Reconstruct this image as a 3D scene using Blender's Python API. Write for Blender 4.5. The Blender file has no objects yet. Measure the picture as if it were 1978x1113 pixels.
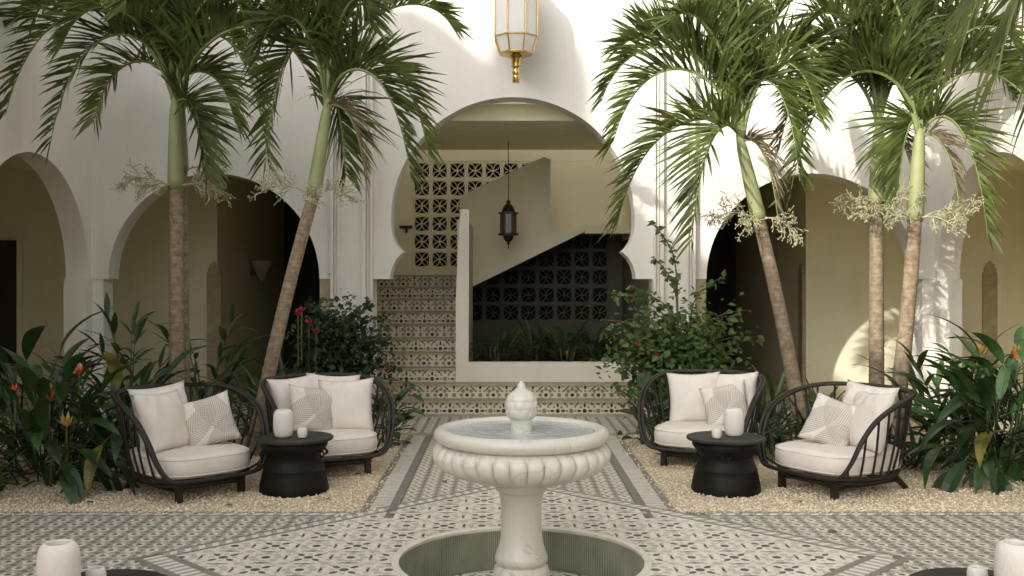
import bpy, bmesh, math, random
import numpy as np
from mathutils import Vector, Matrix, Euler
from mathutils.geometry import tessellate_polygon

R = math.radians
PI = math.pi
random.seed(11)
sc = bpy.context.scene
COL = sc.collection

# ------------------------------------------------------------------ camera
CAM_X, CAM_H, F, VX, VY = -0.09, 1.5, 1900.0, 975.0, 545.0
cd = bpy.data.cameras.new("camera")
cam = bpy.data.objects.new("camera", cd)
COL.objects.link(cam)
cam.location = (CAM_X, 0, CAM_H)
cam.rotation_euler = (R(90), 0, 0)
cd.sensor_width = 36
cd.lens = F / 1978 * 36
cd.shift_x = (989 - VX) / 1978
cd.shift_y = (VY - 556.5) / 1978
cd.clip_start = 0.05
cd.clip_end = 600
sc.camera = cam

# ------------------------------------------------------------------ sky, sun, exposure
SUN_DIR = Vector((0.92, 1.0, -0.64)).normalized()          # the way the light travels
world = bpy.data.worlds.new("World")
sc.world = world
world.use_nodes = True
wn = world.node_tree
wn.nodes.clear()
sky = wn.nodes.new('ShaderNodeTexSky')
sky.sky_type = 'NISHITA'
sky.sun_disc = False
sky.sun_elevation = math.asin(-SUN_DIR.z)
sky.sun_rotation = math.atan2(-SUN_DIR.x, -SUN_DIR.y)
sky.air_density = 1.6
sky.dust_density = 4.0
sky.ozone_density = 0.6
hs = wn.nodes.new('ShaderNodeHueSaturation')
hs.inputs['Saturation'].default_value = 0.12
bgn = wn.nodes.new('ShaderNodeBackground')
bgn.inputs['Strength'].default_value = 0.15
wo = wn.nodes.new('ShaderNodeOutputWorld')
wn.links.new(sky.outputs[0], hs.inputs['Color'])
wn.links.new(hs.outputs[0], bgn.inputs['Color'])
wn.links.new(bgn.outputs[0], wo.inputs['Surface'])
sd = bpy.data.lights.new("sun", 'SUN')
sd.energy = 2.4
sd.angle = R(0.5)
sd.color = (1.0, 0.94, 0.84)
sun = bpy.data.objects.new("sun", sd)
COL.objects.link(sun)
sun.rotation_euler = SUN_DIR.to_track_quat('-Z', 'Y').to_euler()
sun.location = (-10, -10, 12)
vs = sc.view_settings
vs.view_transform = 'Standard'
vs.look = 'None'
vs.gamma = 1.0
vs.exposure = 0.97
vs.use_curve_mapping = False
sc.render.engine = 'CYCLES'
cy = sc.cycles
cy.use_denoising = True
cy.max_bounces = 10
cy.diffuse_bounces = 6
cy.transmission_bounces = 6
cy.sample_clamp_indirect = 6
cy.caustics_reflective = False
cy.caustics_refractive = False


def W(px, py, Y):
    return Vector((CAM_X + (px - VX) * Y / F, Y, CAM_H + (VY - py) * Y / F))


# ------------------------------------------------------------------ helpers
def tag(o, label=None, cat=None, group=None, kind=None):
    if label: o["label"] = label
    if cat: o["category"] = cat
    if group: o["group"] = group
    if kind: o["kind"] = kind
    return o


def link(o, parent=None):
    COL.objects.link(o)
    if parent is not None:
        o.parent = parent
    return o


def empty(name, loc=(0, 0, 0), rz=0.0):
    o = bpy.data.objects.new(name, None)
    o.empty_display_size = 0.1
    o.location = loc
    o.rotation_euler = (0, 0, rz)
    return link(o)


def inst(name, mesh, parent=None, loc=(0, 0, 0), rot=None, scale=None):
    o = bpy.data.objects.new(name, mesh)
    o.location = loc
    if rot is not None: o.rotation_euler = rot
    if scale is not None: o.scale = scale
    return link(o, parent)


def copy_tree(o, parent=None):
    c = o.copy()
    COL.objects.link(c)
    c.parent = parent
    for ch in o.children:
        copy_tree(ch, c)
    return c


def crom(pts, n=8, closed=False):
    P = [Vector(p) for p in pts]
    out = []
    m = len(P)
    rng = range(m) if closed else range(m - 1)
    for i in rng:
        if closed:
            p0, p1, p2, p3 = P[i - 1], P[i], P[(i + 1) % m], P[(i + 2) % m]
        else:
            p0, p1, p2, p3 = P[max(i - 1, 0)], P[i], P[i + 1], P[min(i + 2, m - 1)]
        for k in range(n):
            t = k / n
            out.append(0.5 * ((2 * p1) + (p2 - p0) * t + (2 * p0 - 5 * p1 + 4 * p2 - p3) * t * t
                              + (3 * p1 - p0 - 3 * p2 + p3) * t ** 3))
    if not closed:
        out.append(P[-1])
    return out


class MB:
    def __init__(s):
        s.v, s.f, s.m = [], [], []

    def face(s, pts, mi=0):
        b = len(s.v)
        s.v += [tuple(p) for p in pts]
        s.f.append(tuple(range(b, b + len(pts))))
        s.m.append(mi)

    def box(s, x0, x1, y0, y1, z0, z1, mi=0):
        b = len(s.v)
        s.v += [(x0, y0, z0), (x1, y0, z0), (x1, y1, z0), (x0, y1, z0), (x0, y0, z1), (x1, y0, z1), (x1, y1, z1), (x0, y1, z1)]
        for q in ((0, 3, 2, 1), (4, 5, 6, 7), (0, 1, 5, 4), (1, 2, 6, 5), (2, 3, 7, 6), (3, 0, 4, 7)):
            s.f.append(tuple(b + i for i in q))
            s.m.append(mi)
        return s

    def tube(s, path, rad, n=8, mi=0, closed=False, caps=True):
        P = [Vector(p) for p in path]
        m = len(P)
        rs = rad if isinstance(rad, (list, tuple)) else [rad] * m
        b = len(s.v)
        prev = None
        for i in range(m):
            if closed:
                T = (P[(i + 1) % m] - P[i - 1])
            else:
                T = P[min(i + 1, m - 1)] - P[max(i - 1, 0)]
            if T.length < 1e-9: T = Vector((0, 0, 1))
            T.normalize()
            if prev is None:
                a = Vector((0, 0, 1)) if abs(T.z) < 0.9 else Vector((1, 0, 0))
                N = (a - T * a.dot(T)).normalized()
            else:
                N = prev - T * prev.dot(T)
                N = N.normalized() if N.length > 1e-6 else prev
            prev = N
            B = T.cross(N)
            for k in range(n):
                an = 2 * PI * k / n
                s.v.append(tuple(P[i] + (N * math.cos(an) + B * math.sin(an)) * rs[i]))
        for i in range(m if closed else m - 1):
            j = (i + 1) % m
            for k in range(n):
                k2 = (k + 1) % n
                s.f.append((b + i * n + k, b + i * n + k2, b + j * n + k2, b + j * n + k))
                s.m.append(mi)
        if caps and not closed:
            s.f.append(tuple(b + k for k in reversed(range(n)))); s.m.append(mi)
            s.f.append(tuple(b + (m - 1) * n + k for k in range(n))); s.m.append(mi)
        return s

    def lathe(s, prof, n=32, mi=0, c=(0, 0, 0), mod=None):
        b = len(s.v)
        m = len(prof)
        for i, (r, z) in enumerate(prof):
            for k in range(n):
                a = 2 * PI * k / n
                rr = r if mod is None else r * mod(i, a, r, z)
                s.v.append((c[0] + rr * math.cos(a), c[1] + rr * math.sin(a), c[2] + z))
        for i in range(m - 1):
            for k in range(n):
                k2 = (k + 1) % n
                s.f.append((b + i * n + k, b + i * n + k2, b + (i + 1) * n + k2, b + (i + 1) * n + k))
                s.m.append(mi)
        s.f.append(tuple(b + k for k in reversed(range(n)))); s.m.append(mi)
        s.f.append(tuple(b + (m - 1) * n + k for k in range(n))); s.m.append(mi)
        return s

    def prism(s, out, fn, d0, d1, mi=0):
        """out: 2D outline; fn(u, v, d) -> 3D; between depths d0 and d1"""
        tri = tessellate_polygon([[Vector((u, v, 0)) for u, v in out]])
        b = len(s.v)
        n = len(out)
        s.v += [tuple(fn(u, v, d0)) for u, v in out]
        s.v += [tuple(fn(u, v, d1)) for u, v in out]
        for t in tri:
            s.f.append((b + t[0], b + t[1], b + t[2])); s.m.append(mi)
            s.f.append((b + n + t[2], b + n + t[1], b + n + t[0])); s.m.append(mi)
        for i in range(n):
            j = (i + 1) % n
            s.f.append((b + i, b + n + i, b + n + j, b + j)); s.m.append(mi)
        return s

    def mesh(s, name, mats, smooth=None, fix=True):
        me = bpy.data.meshes.new(name)
        me.from_pydata(s.v, [], s.f)
        for m in (mats if isinstance(mats, (list, tuple)) else [mats]):
            me.materials.append(m)
        if any(s.m):
            me.polygons.foreach_set('material_index', s.m)
        if fix:
            bm = bmesh.new(); bm.from_mesh(me)
            bmesh.ops.recalc_face_normals(bm, faces=bm.faces)
            bm.to_mesh(me); bm.free()
        if smooth is not None:
            me.polygons.foreach_set('use_smooth', [True] * len(me.polygons))
            if smooth < 180:
                me.set_sharp_from_angle(angle=R(smooth))
        me.update()
        return me

    def build(s, name, mats, parent=None, smooth=None, loc=(0, 0, 0), rot=None, fix=True):
        return inst(name, s.mesh(name, mats, smooth, fix), parent, loc, rot)


# ------------------------------------------------------------------ materials
def mat(name, col, rough=0.7, var=0.12, vscale=6.0, bump=0.0, bscale=60.0, metal=0.0, spec=0.5, transl=0.0,
        objvar=0.0, coat=0.0, detail=4.0, var2=None, sss=0.0):
    m = bpy.data.materials.new(name)
    m.use_nodes = True
    nt = m.node_tree
    N, L = nt.nodes, nt.links
    N.clear()
    out = N.new('ShaderNodeOutputMaterial')
    p = N.new('ShaderNodeBsdfPrincipled')
    p.inputs['Roughness'].default_value = rough
    p.inputs['Metallic'].default_value = metal
    p.inputs['Specular IOR Level'].default_value = spec
    p.inputs['Coat Weight'].default_value = coat
    if sss:
        p.inputs['Subsurface Weight'].default_value = sss
        p.inputs['Subsurface Radius'].default_value = (0.02, 0.018, 0.014)
        p.inputs['Subsurface Scale'].default_value = 0.5
    tc = N.new('ShaderNodeTexCoord')
    nz = N.new('ShaderNodeTexNoise')
    nz.inputs['Scale'].default_value = vscale
    nz.inputs['Detail'].default_value = detail
    L.new(tc.outputs['Object'], nz.inputs['Vector'])
    mp = N.new('ShaderNodeMapRange')
    mp.inputs['From Min'].default_value = 0.3
    mp.inputs['From Max'].default_value = 0.7
    L.new(nz.outputs['Fac'], mp.inputs['Value'])
    mx = N.new('ShaderNodeMix')
    mx.data_type = 'RGBA'
    c2 = var2 if var2 else tuple(max(0, c * (1 - var * 1.6)) for c in col)
    mx.inputs['A'].default_value = (*c2, 1)
    mx.inputs['B'].default_value = (*[min(1, c * (1 + var * 0.5)) for c in col], 1)
    L.new(mp.outputs[0], mx.inputs['Factor'])
    colout = mx.outputs['Result']
    if objvar:
        oi = N.new('ShaderNodeObjectInfo')
        hsv = N.new('ShaderNodeHueSaturation')
        m1 = N.new('ShaderNodeMapRange')
        m1.inputs['To Min'].default_value = 1 - objvar
        m1.inputs['To Max'].default_value = 1 + objvar
        L.new(oi.outputs['Random'], m1.inputs['Value'])
        L.new(m1.outputs[0], hsv.inputs['Value'])
        L.new(colout, hsv.inputs['Color'])
        colout = hsv.outputs[0]
    L.new(colout, p.inputs['Base Color'])
    if bump:
        nb = N.new('ShaderNodeTexNoise')
        nb.inputs['Scale'].default_value = bscale
        nb.inputs['Detail'].default_value = 3
        L.new(tc.outputs['Object'], nb.inputs['Vector'])
        bp = N.new('ShaderNodeBump')
        bp.inputs['Strength'].default_value = bump
        bp.inputs['Distance'].default_value = 0.01
        L.new(nb.outputs['Fac'], bp.inputs['Height'])
        L.new(bp.outputs[0], p.inputs['Normal'])
    sh = p.outputs[0]
    if transl:
        tr = N.new('ShaderNodeBsdfTranslucent')
        hv = N.new('ShaderNodeHueSaturation')
        hv.inputs['Value'].default_value = 1.5
        hv.inputs['Hue'].default_value = 0.485
        L.new(colout, hv.inputs['Color'])
        L.new(hv.outputs[0], tr.inputs['Color'])
        ms = N.new('ShaderNodeMixShader')
        ms.inputs[0].default_value = transl
        L.new(sh, ms.inputs[1])
        L.new(tr.outputs[0], ms.inputs[2])
        sh = ms.outputs[0]
    L.new(sh, out.inputs['Surface'])
    return m


M = {}
M['white'] = mat('white_plaster', (0.78, 0.748, 0.69), 0.85, 0.035, 1.3, 0.22, 25, spec=0.2)
M['cream'] = mat('cream_plaster', (0.79, 0.75, 0.575), 0.85, 0.05, 1.2, 0.12, 25, spec=0.2)
M['stairshade'] = mat('under_stair_shade_olive', (0.105, 0.10, 0.07), 0.85, 0.1, 2)  # dark colour paints in the deep shade under the stair
M['post'] = mat('warm_white_plaster', (0.74, 0.69, 0.595), 0.85, 0.04, 1.4, 0.12, 25, spec=0.2)
M['beige'] = mat('beige_plaster', (0.85, 0.79, 0.61), 0.85, 0.05, 1.4, 0.12, 25, spec=0.2)
M['tan'] = mat('tan_limestone', (0.45, 0.375, 0.24), 0.6, 0.16, 9, 0.15, 50, spec=0.35)
M['gfloor'] = mat('pale_stone_floor', (0.66, 0.59, 0.44), 0.5, 0.08, 3)
M['void'] = mat('painted_room_darkness', (0.05, 0.045, 0.035), 0.9, 0.1)  # near-black colour paints in the darkness of passage ends and shaft
M['ceil'] = mat('cream_ceiling', (0.86, 0.81, 0.58), 0.9, 0.04)
M['door'] = mat('black_door_paint', (0.012, 0.012, 0.011), 0.5, 0.2)
M['tw'] = mat('tile_offwhite', (0.78, 0.735, 0.64), 0.45, 0.08, 14, objvar=0.05)
M['td'] = mat('tile_charcoal', (0.10, 0.092, 0.076), 0.45, 0.25, 14, objvar=0.15)
M['tg'] = mat('tile_grey', (0.55, 0.51, 0.43), 0.45, 0.12, 14, objvar=0.08)
M['tm'] = mat('tile_midgrey', (0.235, 0.22, 0.185), 0.45, 0.15, 14, objvar=0.08)
M['tb'] = mat('tile_warm_grey', (0.42, 0.395, 0.335), 0.45, 0.12, 14, objvar=0.08)
M['tk'] = mat('tile_umber_grey', (0.17, 0.155, 0.125), 0.45, 0.2, 14, objvar=0.1)
M['ts'] = mat('tile_stripe_grey', (0.42, 0.40, 0.345), 0.45, 0.12, 14)
M['rw'] = mat('riser_ivory', (0.68, 0.62, 0.48), 0.35, 0.08, 14, objvar=0.06)
M['rd'] = mat('riser_black', (0.03, 0.024, 0.018), 0.35, 0.25, 14, objvar=0.15)
M['rg'] = mat('riser_olive_grey', (0.23, 0.205, 0.145), 0.35, 0.15, 14, objvar=0.1)
M['grout'] = mat('grout', (0.40, 0.38, 0.33), 0.9, 0.1, 20)
M['gravelbase'] = mat('cream_gravel_ground', (0.70, 0.57, 0.38), 0.95, 0.35, 70, 0.8, 90)
M['peb'] = mat('cream_pebbles', (0.86, 0.74, 0.55), 0.8, 0.2, 45, spec=0.3)
M['rattan'] = mat('dark_rattan', (0.026, 0.021, 0.015), 0.5, 0.3, 30, 0.2, 80, spec=0.35)
M['fabric'] = mat('linen', (0.72, 0.66, 0.595), 0.95, 0.05, 9, 0.25, 140, spec=0.1)
M['iron'] = mat('black_bronze', (0.007, 0.007, 0.0062), 0.55, 0.4, 8, 0.15, 30, spec=0.22)
M['irontop'] = mat('black_bronze_worn', (0.028, 0.026, 0.022), 0.55, 0.4, 10, 0.15, 30, spec=0.3)
M['ceramic'] = mat('white_ceramic', (0.72, 0.675, 0.62), 0.6, 0.04, 12, 0.1, 90, spec=0.3)
M['brass'] = mat('polished_brass', (0.62, 0.42, 0.13), 0.25, 0.2, 20, metal=1.0)
M['frost'] = mat('frosted_glass', (0.80, 0.78, 0.74), 0.35, 0.03, 5, transl=0.25)
M['bronze'] = mat('aged_bronze', (0.06, 0.042, 0.022), 0.45, 0.4, 25, metal=0.6)
M['lampglass'] = mat('smoked_glass', (0.10, 0.075, 0.035), 0.25, 0.3, 25, coat=0.3)
M['palm'] = mat('palm_leaflet', (0.135, 0.178, 0.050), 0.46, 0.45, 5, transl=0.42, objvar=0.30, spec=0.28)
M['dryfrond'] = mat('dry_palm_leaflet', (0.22, 0.175, 0.10), 0.7, 0.35, 5, transl=0.2)
M['rachis'] = mat('palm_rachis', (0.19, 0.24, 0.075), 0.5, 0.25, 6)
M['shaft'] = mat('palm_crownshaft', (0.165, 0.20, 0.075), 0.6, 0.30, 4, var2=(0.30, 0.30, 0.15))
M['trunk'] = mat('palm_trunk', (0.40, 0.325, 0.22), 0.9, 0.22, 30, 0.5, 60)
M['spray'] = mat('palm_flower_stalk', (0.42, 0.40, 0.24), 0.7, 0.3, 20)
M['leaf'] = mat('broad_leaf', (0.035, 0.078, 0.022), 0.32, 0.35, 5, transl=0.18, objvar=0.35, spec=0.5)
M['cane'] = mat('ginger_leaf', (0.050, 0.100, 0.030), 0.36, 0.3, 5, transl=0.22, objvar=0.35, spec=0.5)
M['strap'] = mat('strap_leaf', (0.085, 0.135, 0.035), 0.4, 0.45, 8, transl=0.22, objvar=0.35, spec=0.5)
M['boug'] = mat('bougainvillea_leaf', (0.10, 0.168, 0.045), 0.45, 0.4, 7, transl=0.3, spec=0.4)
M['bougd'] = mat('bougainvillea_leaf_dark', (0.040, 0.075, 0.024), 0.45, 0.4, 7, transl=0.25, spec=0.4)
M['stem'] = mat('green_stem', (0.12, 0.14, 0.05), 0.6, 0.3, 10)
M['wood'] = mat('woody_stem', (0.16, 0.12, 0.07), 0.9, 0.3, 20)
M['red'] = mat('red_bract', (0.60, 0.045, 0.10), 0.6, 0.25, 20, transl=0.2)
M['orange'] = mat('orange_bract', (0.70, 0.20, 0.045), 0.6, 0.25, 20, transl=0.2)
M['yellow'] = mat('yellow_bract', (0.72, 0.47, 0.16), 0.6, 0.25, 20, transl=0.2)
M['soil'] = mat('planter_soil', (0.03, 0.022, 0.015), 0.95, 0.3, 20, 0.6, 40)
M['poolrib'] = mat('green_glazed_rib', (0.235, 0.25, 0.185), 0.3, 0.3, 4, objvar=0.1)
M['poolgrout'] = mat('pool_pale_grout', (0.50, 0.49, 0.40), 0.7, 0.15, 10)
M['earth'] = mat('earth', (0.2, 0.16, 0.11), 0.95, 0.2, 2)
M['roof'] = mat('roof_screed', (0.45, 0.42, 0.37), 0.9, 0.1, 3)


def marble():
    m = mat('white_marble', (0.64, 0.61, 0.545), 0.32, 0.05, 3.5, 0.0, spec=0.5, sss=0.15)
    nt = m.node_tree; N, L = nt.nodes, nt.links
    p = [n for n in N if n.type == 'BSDF_PRINCIPLED'][0]
    base = p.inputs['Base Color'].links[0].from_socket
    tc = [n for n in N if n.type == 'TEX_COORD'][0]
    wv = N.new('ShaderNodeTexNoise')
    wv.inputs['Scale'].default_value = 2.6
    wv.inputs['Detail'].default_value = 6
    wv.inputs['Distortion'].default_value = 1.6
    L.new(tc.outputs['Object'], wv.inputs['Vector'])
    a = N.new('ShaderNodeMath'); a.operation = 'SUBTRACT'; a.inputs[1].default_value = 0.5
    L.new(wv.outputs['Fac'], a.inputs[0])
    b = N.new('ShaderNodeMath'); b.operation = 'ABSOLUTE'
    L.new(a.outputs[0], b.inputs[0])
    c = N.new('ShaderNodeMapRange')
    c.inputs['From Min'].default_value = 0.0
    c.inputs['From Max'].default_value = 0.018
    c.inputs['To Min'].default_value = 0.36
    c.inputs['To Max'].default_value = 0.0
    L.new(b.outputs[0], c.inputs['Value'])
    n2 = N.new('ShaderNodeTexNoise'); n2.inputs['Scale'].default_value = 3.0
    L.new(tc.outputs['Object'], n2.inputs['Vector'])
    r2 = N.new('ShaderNodeMapRange'); r2.inputs['From Min'].default_value = 0.44; r2.inputs['From Max'].default_value = 0.6
    L.new(n2.outputs['Fac'], r2.inputs['Value'])
    mm = N.new('ShaderNodeMath'); mm.operation = 'MULTIPLY'
    L.new(c.outputs[0], mm.inputs[0]); L.new(r2.outputs[0], mm.inputs[1])
    mx = N.new('ShaderNodeMix'); mx.data_type = 'RGBA'
    L.new(mm.outputs[0], mx.inputs['Factor'])
    L.new(base, mx.inputs['A'])
    mx.inputs['B'].default_value = (0.22, 0.19, 0.15, 1)
    L.new(mx.outputs['Result'], p.inputs['Base Color'])
    return m


def water():
    m = bpy.data.materials.new('fountain_water'); m.use_nodes = True
    nt = m.node_tree; N, L = nt.nodes, nt.links
    p = N['Principled BSDF']
    p.inputs['Base Color'].default_value = (0.56, 0.60, 0.56, 1)
    p.inputs['Roughness'].default_value = 0.08
    p.inputs['IOR'].default_value = 1.33
    p.inputs['Transmission Weight'].default_value = 0.15
    tc = N.new('ShaderNodeTexCoord')
    nz = N.new('ShaderNodeTexNoise'); nz.inputs['Scale'].default_value = 16; nz.inputs['Detail'].default_value = 3; nz.inputs['Distortion'].default_value = 0.8
    L.new(tc.outputs['Object'], nz.inputs['Vector'])
    bp = N.new('ShaderNodeBump'); bp.inputs['Strength'].default_value = 0.28; bp.inputs['Distance'].default_value = 0.02
    L.new(nz.outputs['Fac'], bp.inputs['Height'])
    L.new(bp.outputs[0], p.inputs['Normal'])
    return m


def printed_fabric():
    """linen printed with grey feathered palm leaves"""
    m = mat('palm_print_linen', (0.72, 0.66, 0.595), 0.95, 0.05, 9, 0.25, 140, spec=0.1)
    nt = m.node_tree; N, L = nt.nodes, nt.links
    p = [n for n in N if n.type == 'BSDF_PRINCIPLED'][0]
    base = p.inputs['Base Color'].links[0].from_socket
    tc = [n for n in N if n.type == 'TEX_COORD'][0]

    def mth(op, a, b=None, c=None):
        n = N.new('ShaderNodeMath'); n.operation = op
        for i, x in enumerate((a, b, c)):
            if x is None: continue
            if isinstance(x, (int, float)): n.inputs[i].default_value = x
            else: L.new(x, n.inputs[i])
        return n.outputs[0]
    total = None
    for (ang, ox, oy, half, k) in ((0.5, 0.05, 0.05, 0.10, 250), (-0.9, -0.10, -0.03, 0.085, 230), (2.3, 0.08, -0.12, 0.08, 270)):
        mp = N.new('ShaderNodeMapping'); mp.vector_type = 'TEXTURE'
        mp.inputs['Location'].default_value = (ox, oy, 0)
        mp.inputs['Rotation'].default_value = (0, 0, ang)
        L.new(tc.outputs['Object'], mp.inputs['Vector'])
        sp = N.new('ShaderNodeSeparateXYZ')
        L.new(mp.outputs[0], sp.inputs[0])
        x, y = sp.outputs[0], sp.outputs[1]
        ax = mth('ABSOLUTE', x)
        ph = mth('MULTIPLY', mth('ADD', y, mth('MULTIPLY', ax, -1.5)), k)
        st = mth('GREATER_THAN', mth('SINE', ph), -0.1)
        inside = mth('LESS_THAN', mth('ADD', mth('POWER', mth('DIVIDE', x, half), 2), mth('POWER', mth('DIVIDE', y, 0.20), 2)), 1.0)
        g = mth('MULTIPLY', mth('ADD', mth('MULTIPLY', st, 0.46), 0.14), inside)
        total = g if total is None else mth('MAXIMUM', total, g)
    mx = N.new('ShaderNodeMix'); mx.data_type = 'RGBA'
    L.new(total, mx.inputs['Factor'])
    L.new(base, mx.inputs['A'])
    mx.inputs['B'].default_value = (0.235, 0.205, 0.17, 1)
    L.new(mx.outputs['Result'], p.inputs['Base Color'])
    return m


def trunk_mat():
    m = mat('palm_trunk_ringed', (0.29, 0.225, 0.15), 0.9, 0.25, 22, 0.5, 60, var2=(0.15, 0.11, 0.07))
    nt = m.node_tree; N, L = nt.nodes, nt.links
    p = [n for n in N if n.type == 'BSDF_PRINCIPLED'][0]
    base = p.inputs['Base Color'].links[0].from_socket
    tc = [n for n in N if n.type == 'TEX_COORD'][0]
    wv = N.new('ShaderNodeTexWave'); wv.bands_direction = 'Z'; wv.wave_profile = 'SAW'
    wv.inputs['Scale'].default_value = 8.5; wv.inputs['Distortion'].default_value = 3.0; wv.inputs['Detail'].default_value = 2; wv.inputs['Detail Scale'].default_value = 1.2
    L.new(tc.outputs['Object'], wv.inputs['Vector'])
    mp = N.new('ShaderNodeMapRange'); mp.inputs['From Min'].default_value = 0.72; mp.inputs['From Max'].default_value = 0.98; mp.inputs['To Max'].default_value = 0.45
    L.new(wv.outputs['Fac'], mp.inputs['Value'])
    mx = N.new('ShaderNodeMix'); mx.data_type = 'RGBA'
    L.new(mp.outputs[0], mx.inputs['Factor']); L.new(base, mx.inputs['A']); mx.inputs['B'].default_value = (0.12, 0.085, 0.05, 1)
    L.new(mx.outputs['Result'], p.inputs['Base Color'])
    return m


M['trunk'] = trunk_mat()
def weather(m, col, amt):
    nt = m.node_tree; N, L = nt.nodes, nt.links
    p = [n for n in N if n.type == 'BSDF_PRINCIPLED'][0]
    base = p.inputs['Base Color'].links[0].from_socket
    tc = [n for n in N if n.type == 'TEX_COORD'][0]
    f = None
    for sc_, lo, hi in (((5.0, 5.0, 0.45), 0.52, 0.78), ((1.1, 1.1, 1.1), 0.5, 0.8), ((14, 14, 9), 0.6, 0.8)):
        mp = N.new('ShaderNodeMapping'); mp.inputs['Scale'].default_value = sc_
        L.new(tc.outputs['Object'], mp.inputs['Vector'])
        nz = N.new('ShaderNodeTexNoise'); nz.inputs['Scale'].default_value = 1.0; nz.inputs['Detail'].default_value = 5; nz.inputs['Roughness'].default_value = 0.6
        L.new(mp.outputs[0], nz.inputs['Vector'])
        r = N.new('ShaderNodeMapRange'); r.inputs['From Min'].default_value = lo; r.inputs['From Max'].default_value = hi; r.inputs['To Max'].default_value = amt
        L.new(nz.outputs['Fac'], r.inputs['Value'])
        if f is None: f = r.outputs[0]
        else:
            a = N.new('ShaderNodeMath'); a.operation = 'ADD'; L.new(f, a.inputs[0]); L.new(r.outputs[0], a.inputs[1]); f = a.outputs[0]
    mx = N.new('ShaderNodeMix'); mx.data_type = 'RGBA'
    L.new(f, mx.inputs['Factor']); L.new(base, mx.inputs['A']); mx.inputs['B'].default_value = (*col, 1)
    L.new(mx.outputs['Result'], p.inputs['Base Color'])


weather(M['white'], (0.46, 0.41, 0.33), 0.24)
weather(M['cream'], (0.45, 0.40, 0.28), 0.16)
weather(M['post'], (0.46, 0.40, 0.31), 0.18)
weather(M['tw'], (0.42, 0.38, 0.31), 0.16)
weather(M['tb'], (0.25, 0.22, 0.17), 0.2)
weather(M['tan'], (0.25, 0.19, 0.12), 0.22)
M['marble'] = marble()
weather(M['marble'], (0.42, 0.38, 0.27), 0.24)
M['water'] = water()
M['print'] = printed_fabric()

# ------------------------------------------------------------------ ground and floor bed
YF = 10.85          # front face of the arcade wall facing the camera
HX = 4.65           # side walls
FY = 5.33           # fountain
HD = 2.12           # half diagonal of the diamond
PW = 1.03           # half width of the paths
SPR = 1.534         # spring line of all arches
TOP = 6.6

g = MB(); g.face([(-150, -150, -0.62), (150, -150, -0.62), (150, 150, -0.62), (-150, 150, -0.62)])
tag(g.build('ground', M['earth']), kind='structure')

POOL_R = 0.665
fb = MB()
N_ = 64
sq = []
for k in range(N_):
    a = 2 * PI * k / N_
    c, s_ = math.cos(a), math.sin(a)
    q = 1.0 / max(abs(c), abs(s_))
    sq.append((q * c, FY + q * s_))
for k in range(N_):
    k2 = (k + 1) % N_
    a, a2 = 2 * PI * k / N_, 2 * PI * k2 / N_
    rr = POOL_R + 0.02
    fb.face([(rr * math.cos(a), FY + rr * math.sin(a), -0.013), (sq[k][0], sq[k][1], -0.013), (sq[k2][0], sq[k2][1], -0.013), (rr * math.cos(a2), FY + rr * math.sin(a2), -0.013)])
fb.box(-9, -1.0, -3, 19, -0.05, -0.013)
fb.box(1.0, 9, -3, 19, -0.05, -0.013)
fb.box(-1.0, 1.0, -3, FY - 1.0, -0.05, -0.013)
fb.box(-1.0, 1.0, FY + 1.0, 19, -0.05, -0.013)
floor = tag(fb.build('courtyard_floor', M['grout']), kind='structure')


# ------------------------------------------------------------------ mosaic tiles
def ngon(cx, cy, r, n, rot=0.0, sx=1.0, sy=1.0):
    return [(cx + r * sx * math.cos(rot + 2 * PI * k / n), cy + r * sy * math.sin(rot + 2 * PI * k / n)) for k in range(n)]


def pattern_star(P):
    """zellige star: returns (polygon, material) pieces for one square tile of side P"""
    out = [(ngon(0, 0, 0.076 * P, 8, PI / 8), 1)]
    for k in range(8):
        a = k * PI / 4
        out.append((ngon(0.215 * P * math.cos(a), 0.215 * P * math.sin(a), 0.077 * P, 6, a), 2))
    for k in range(4):
        a0 = PI / 4 + k * PI / 2
        for q in range(4):
            t0, t1 = a0 + (-0.42 + 0.21 * q), a0 + (-0.42 + 0.21 * (q + 1))
            w0 = 0.030 * (1 - abs(-0.42 + 0.21 * q) / 0.5)
            w1 = 0.030 * (1 - abs(-0.42 + 0.21 * (q + 1)) / 0.5)
            r = 0.335
            out.append(([((r - w0) * P * math.cos(t0), (r - w0) * P * math.sin(t0)), ((r + w0) * P * math.cos(t0), (r + w0) * P * math.sin(t0)),
                         ((r + w1) * P * math.cos(t1), (r + w1) * P * math.sin(t1)), ((r - w1) * P * math.cos(t1), (r - w1) * P * math.sin(t1))], 1))
    out.append((ngon(0.5 * P, 0.5 * P, 0.080 * P, 8, PI / 8), 1))
    for dx, dy in ((0.205, 0), (-0.205, 0), (0, 0.205), (0, -0.205)):
        sx, sy = (1.0, 0.58) if dx else (0.58, 1.0)
        out.append((ngon((0.5 + dx) * P, (0.5 + dy) * P, 0.085 * P, 6, 0 if dx else PI / 2, *( (1.0, 0.58) if dx else (0.58, 1.0))), 1))
    for dx, dy in ((0.135, 0.135), (-0.135, 0.135), (0.135, -0.135), (-0.135, -0.135)):
        out.append((ngon((0.5 + dx) * P, (0.5 + dy) * P, 0.055 * P, 4, 0), 2))
    for cx, cy in ((0.155, 0.5), (-0.155, 0.5), (0.5, 0.155), (0.5, -0.155)):
        out.append((ngon(cx * P, cy * P, 0.052 * P, 4, PI / 4), 2))
    for k in range(8):
        a = PI / 8 + k * PI / 4
        out.append((ngon(0.375 * P * math.cos(a), 0.375 * P * math.sin(a), 0.050 * P, 4, a), 2))
    for cx, cy in ((0.5, 0.0), (0.0, 0.5)):
        out.append((ngon(cx * P, cy * P, 0.095 * P, 4, PI / 4), 2))
        out.append((ngon(cx * P, cy * P, 0.095 * P, 4, 0), 2))
    return out


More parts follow.
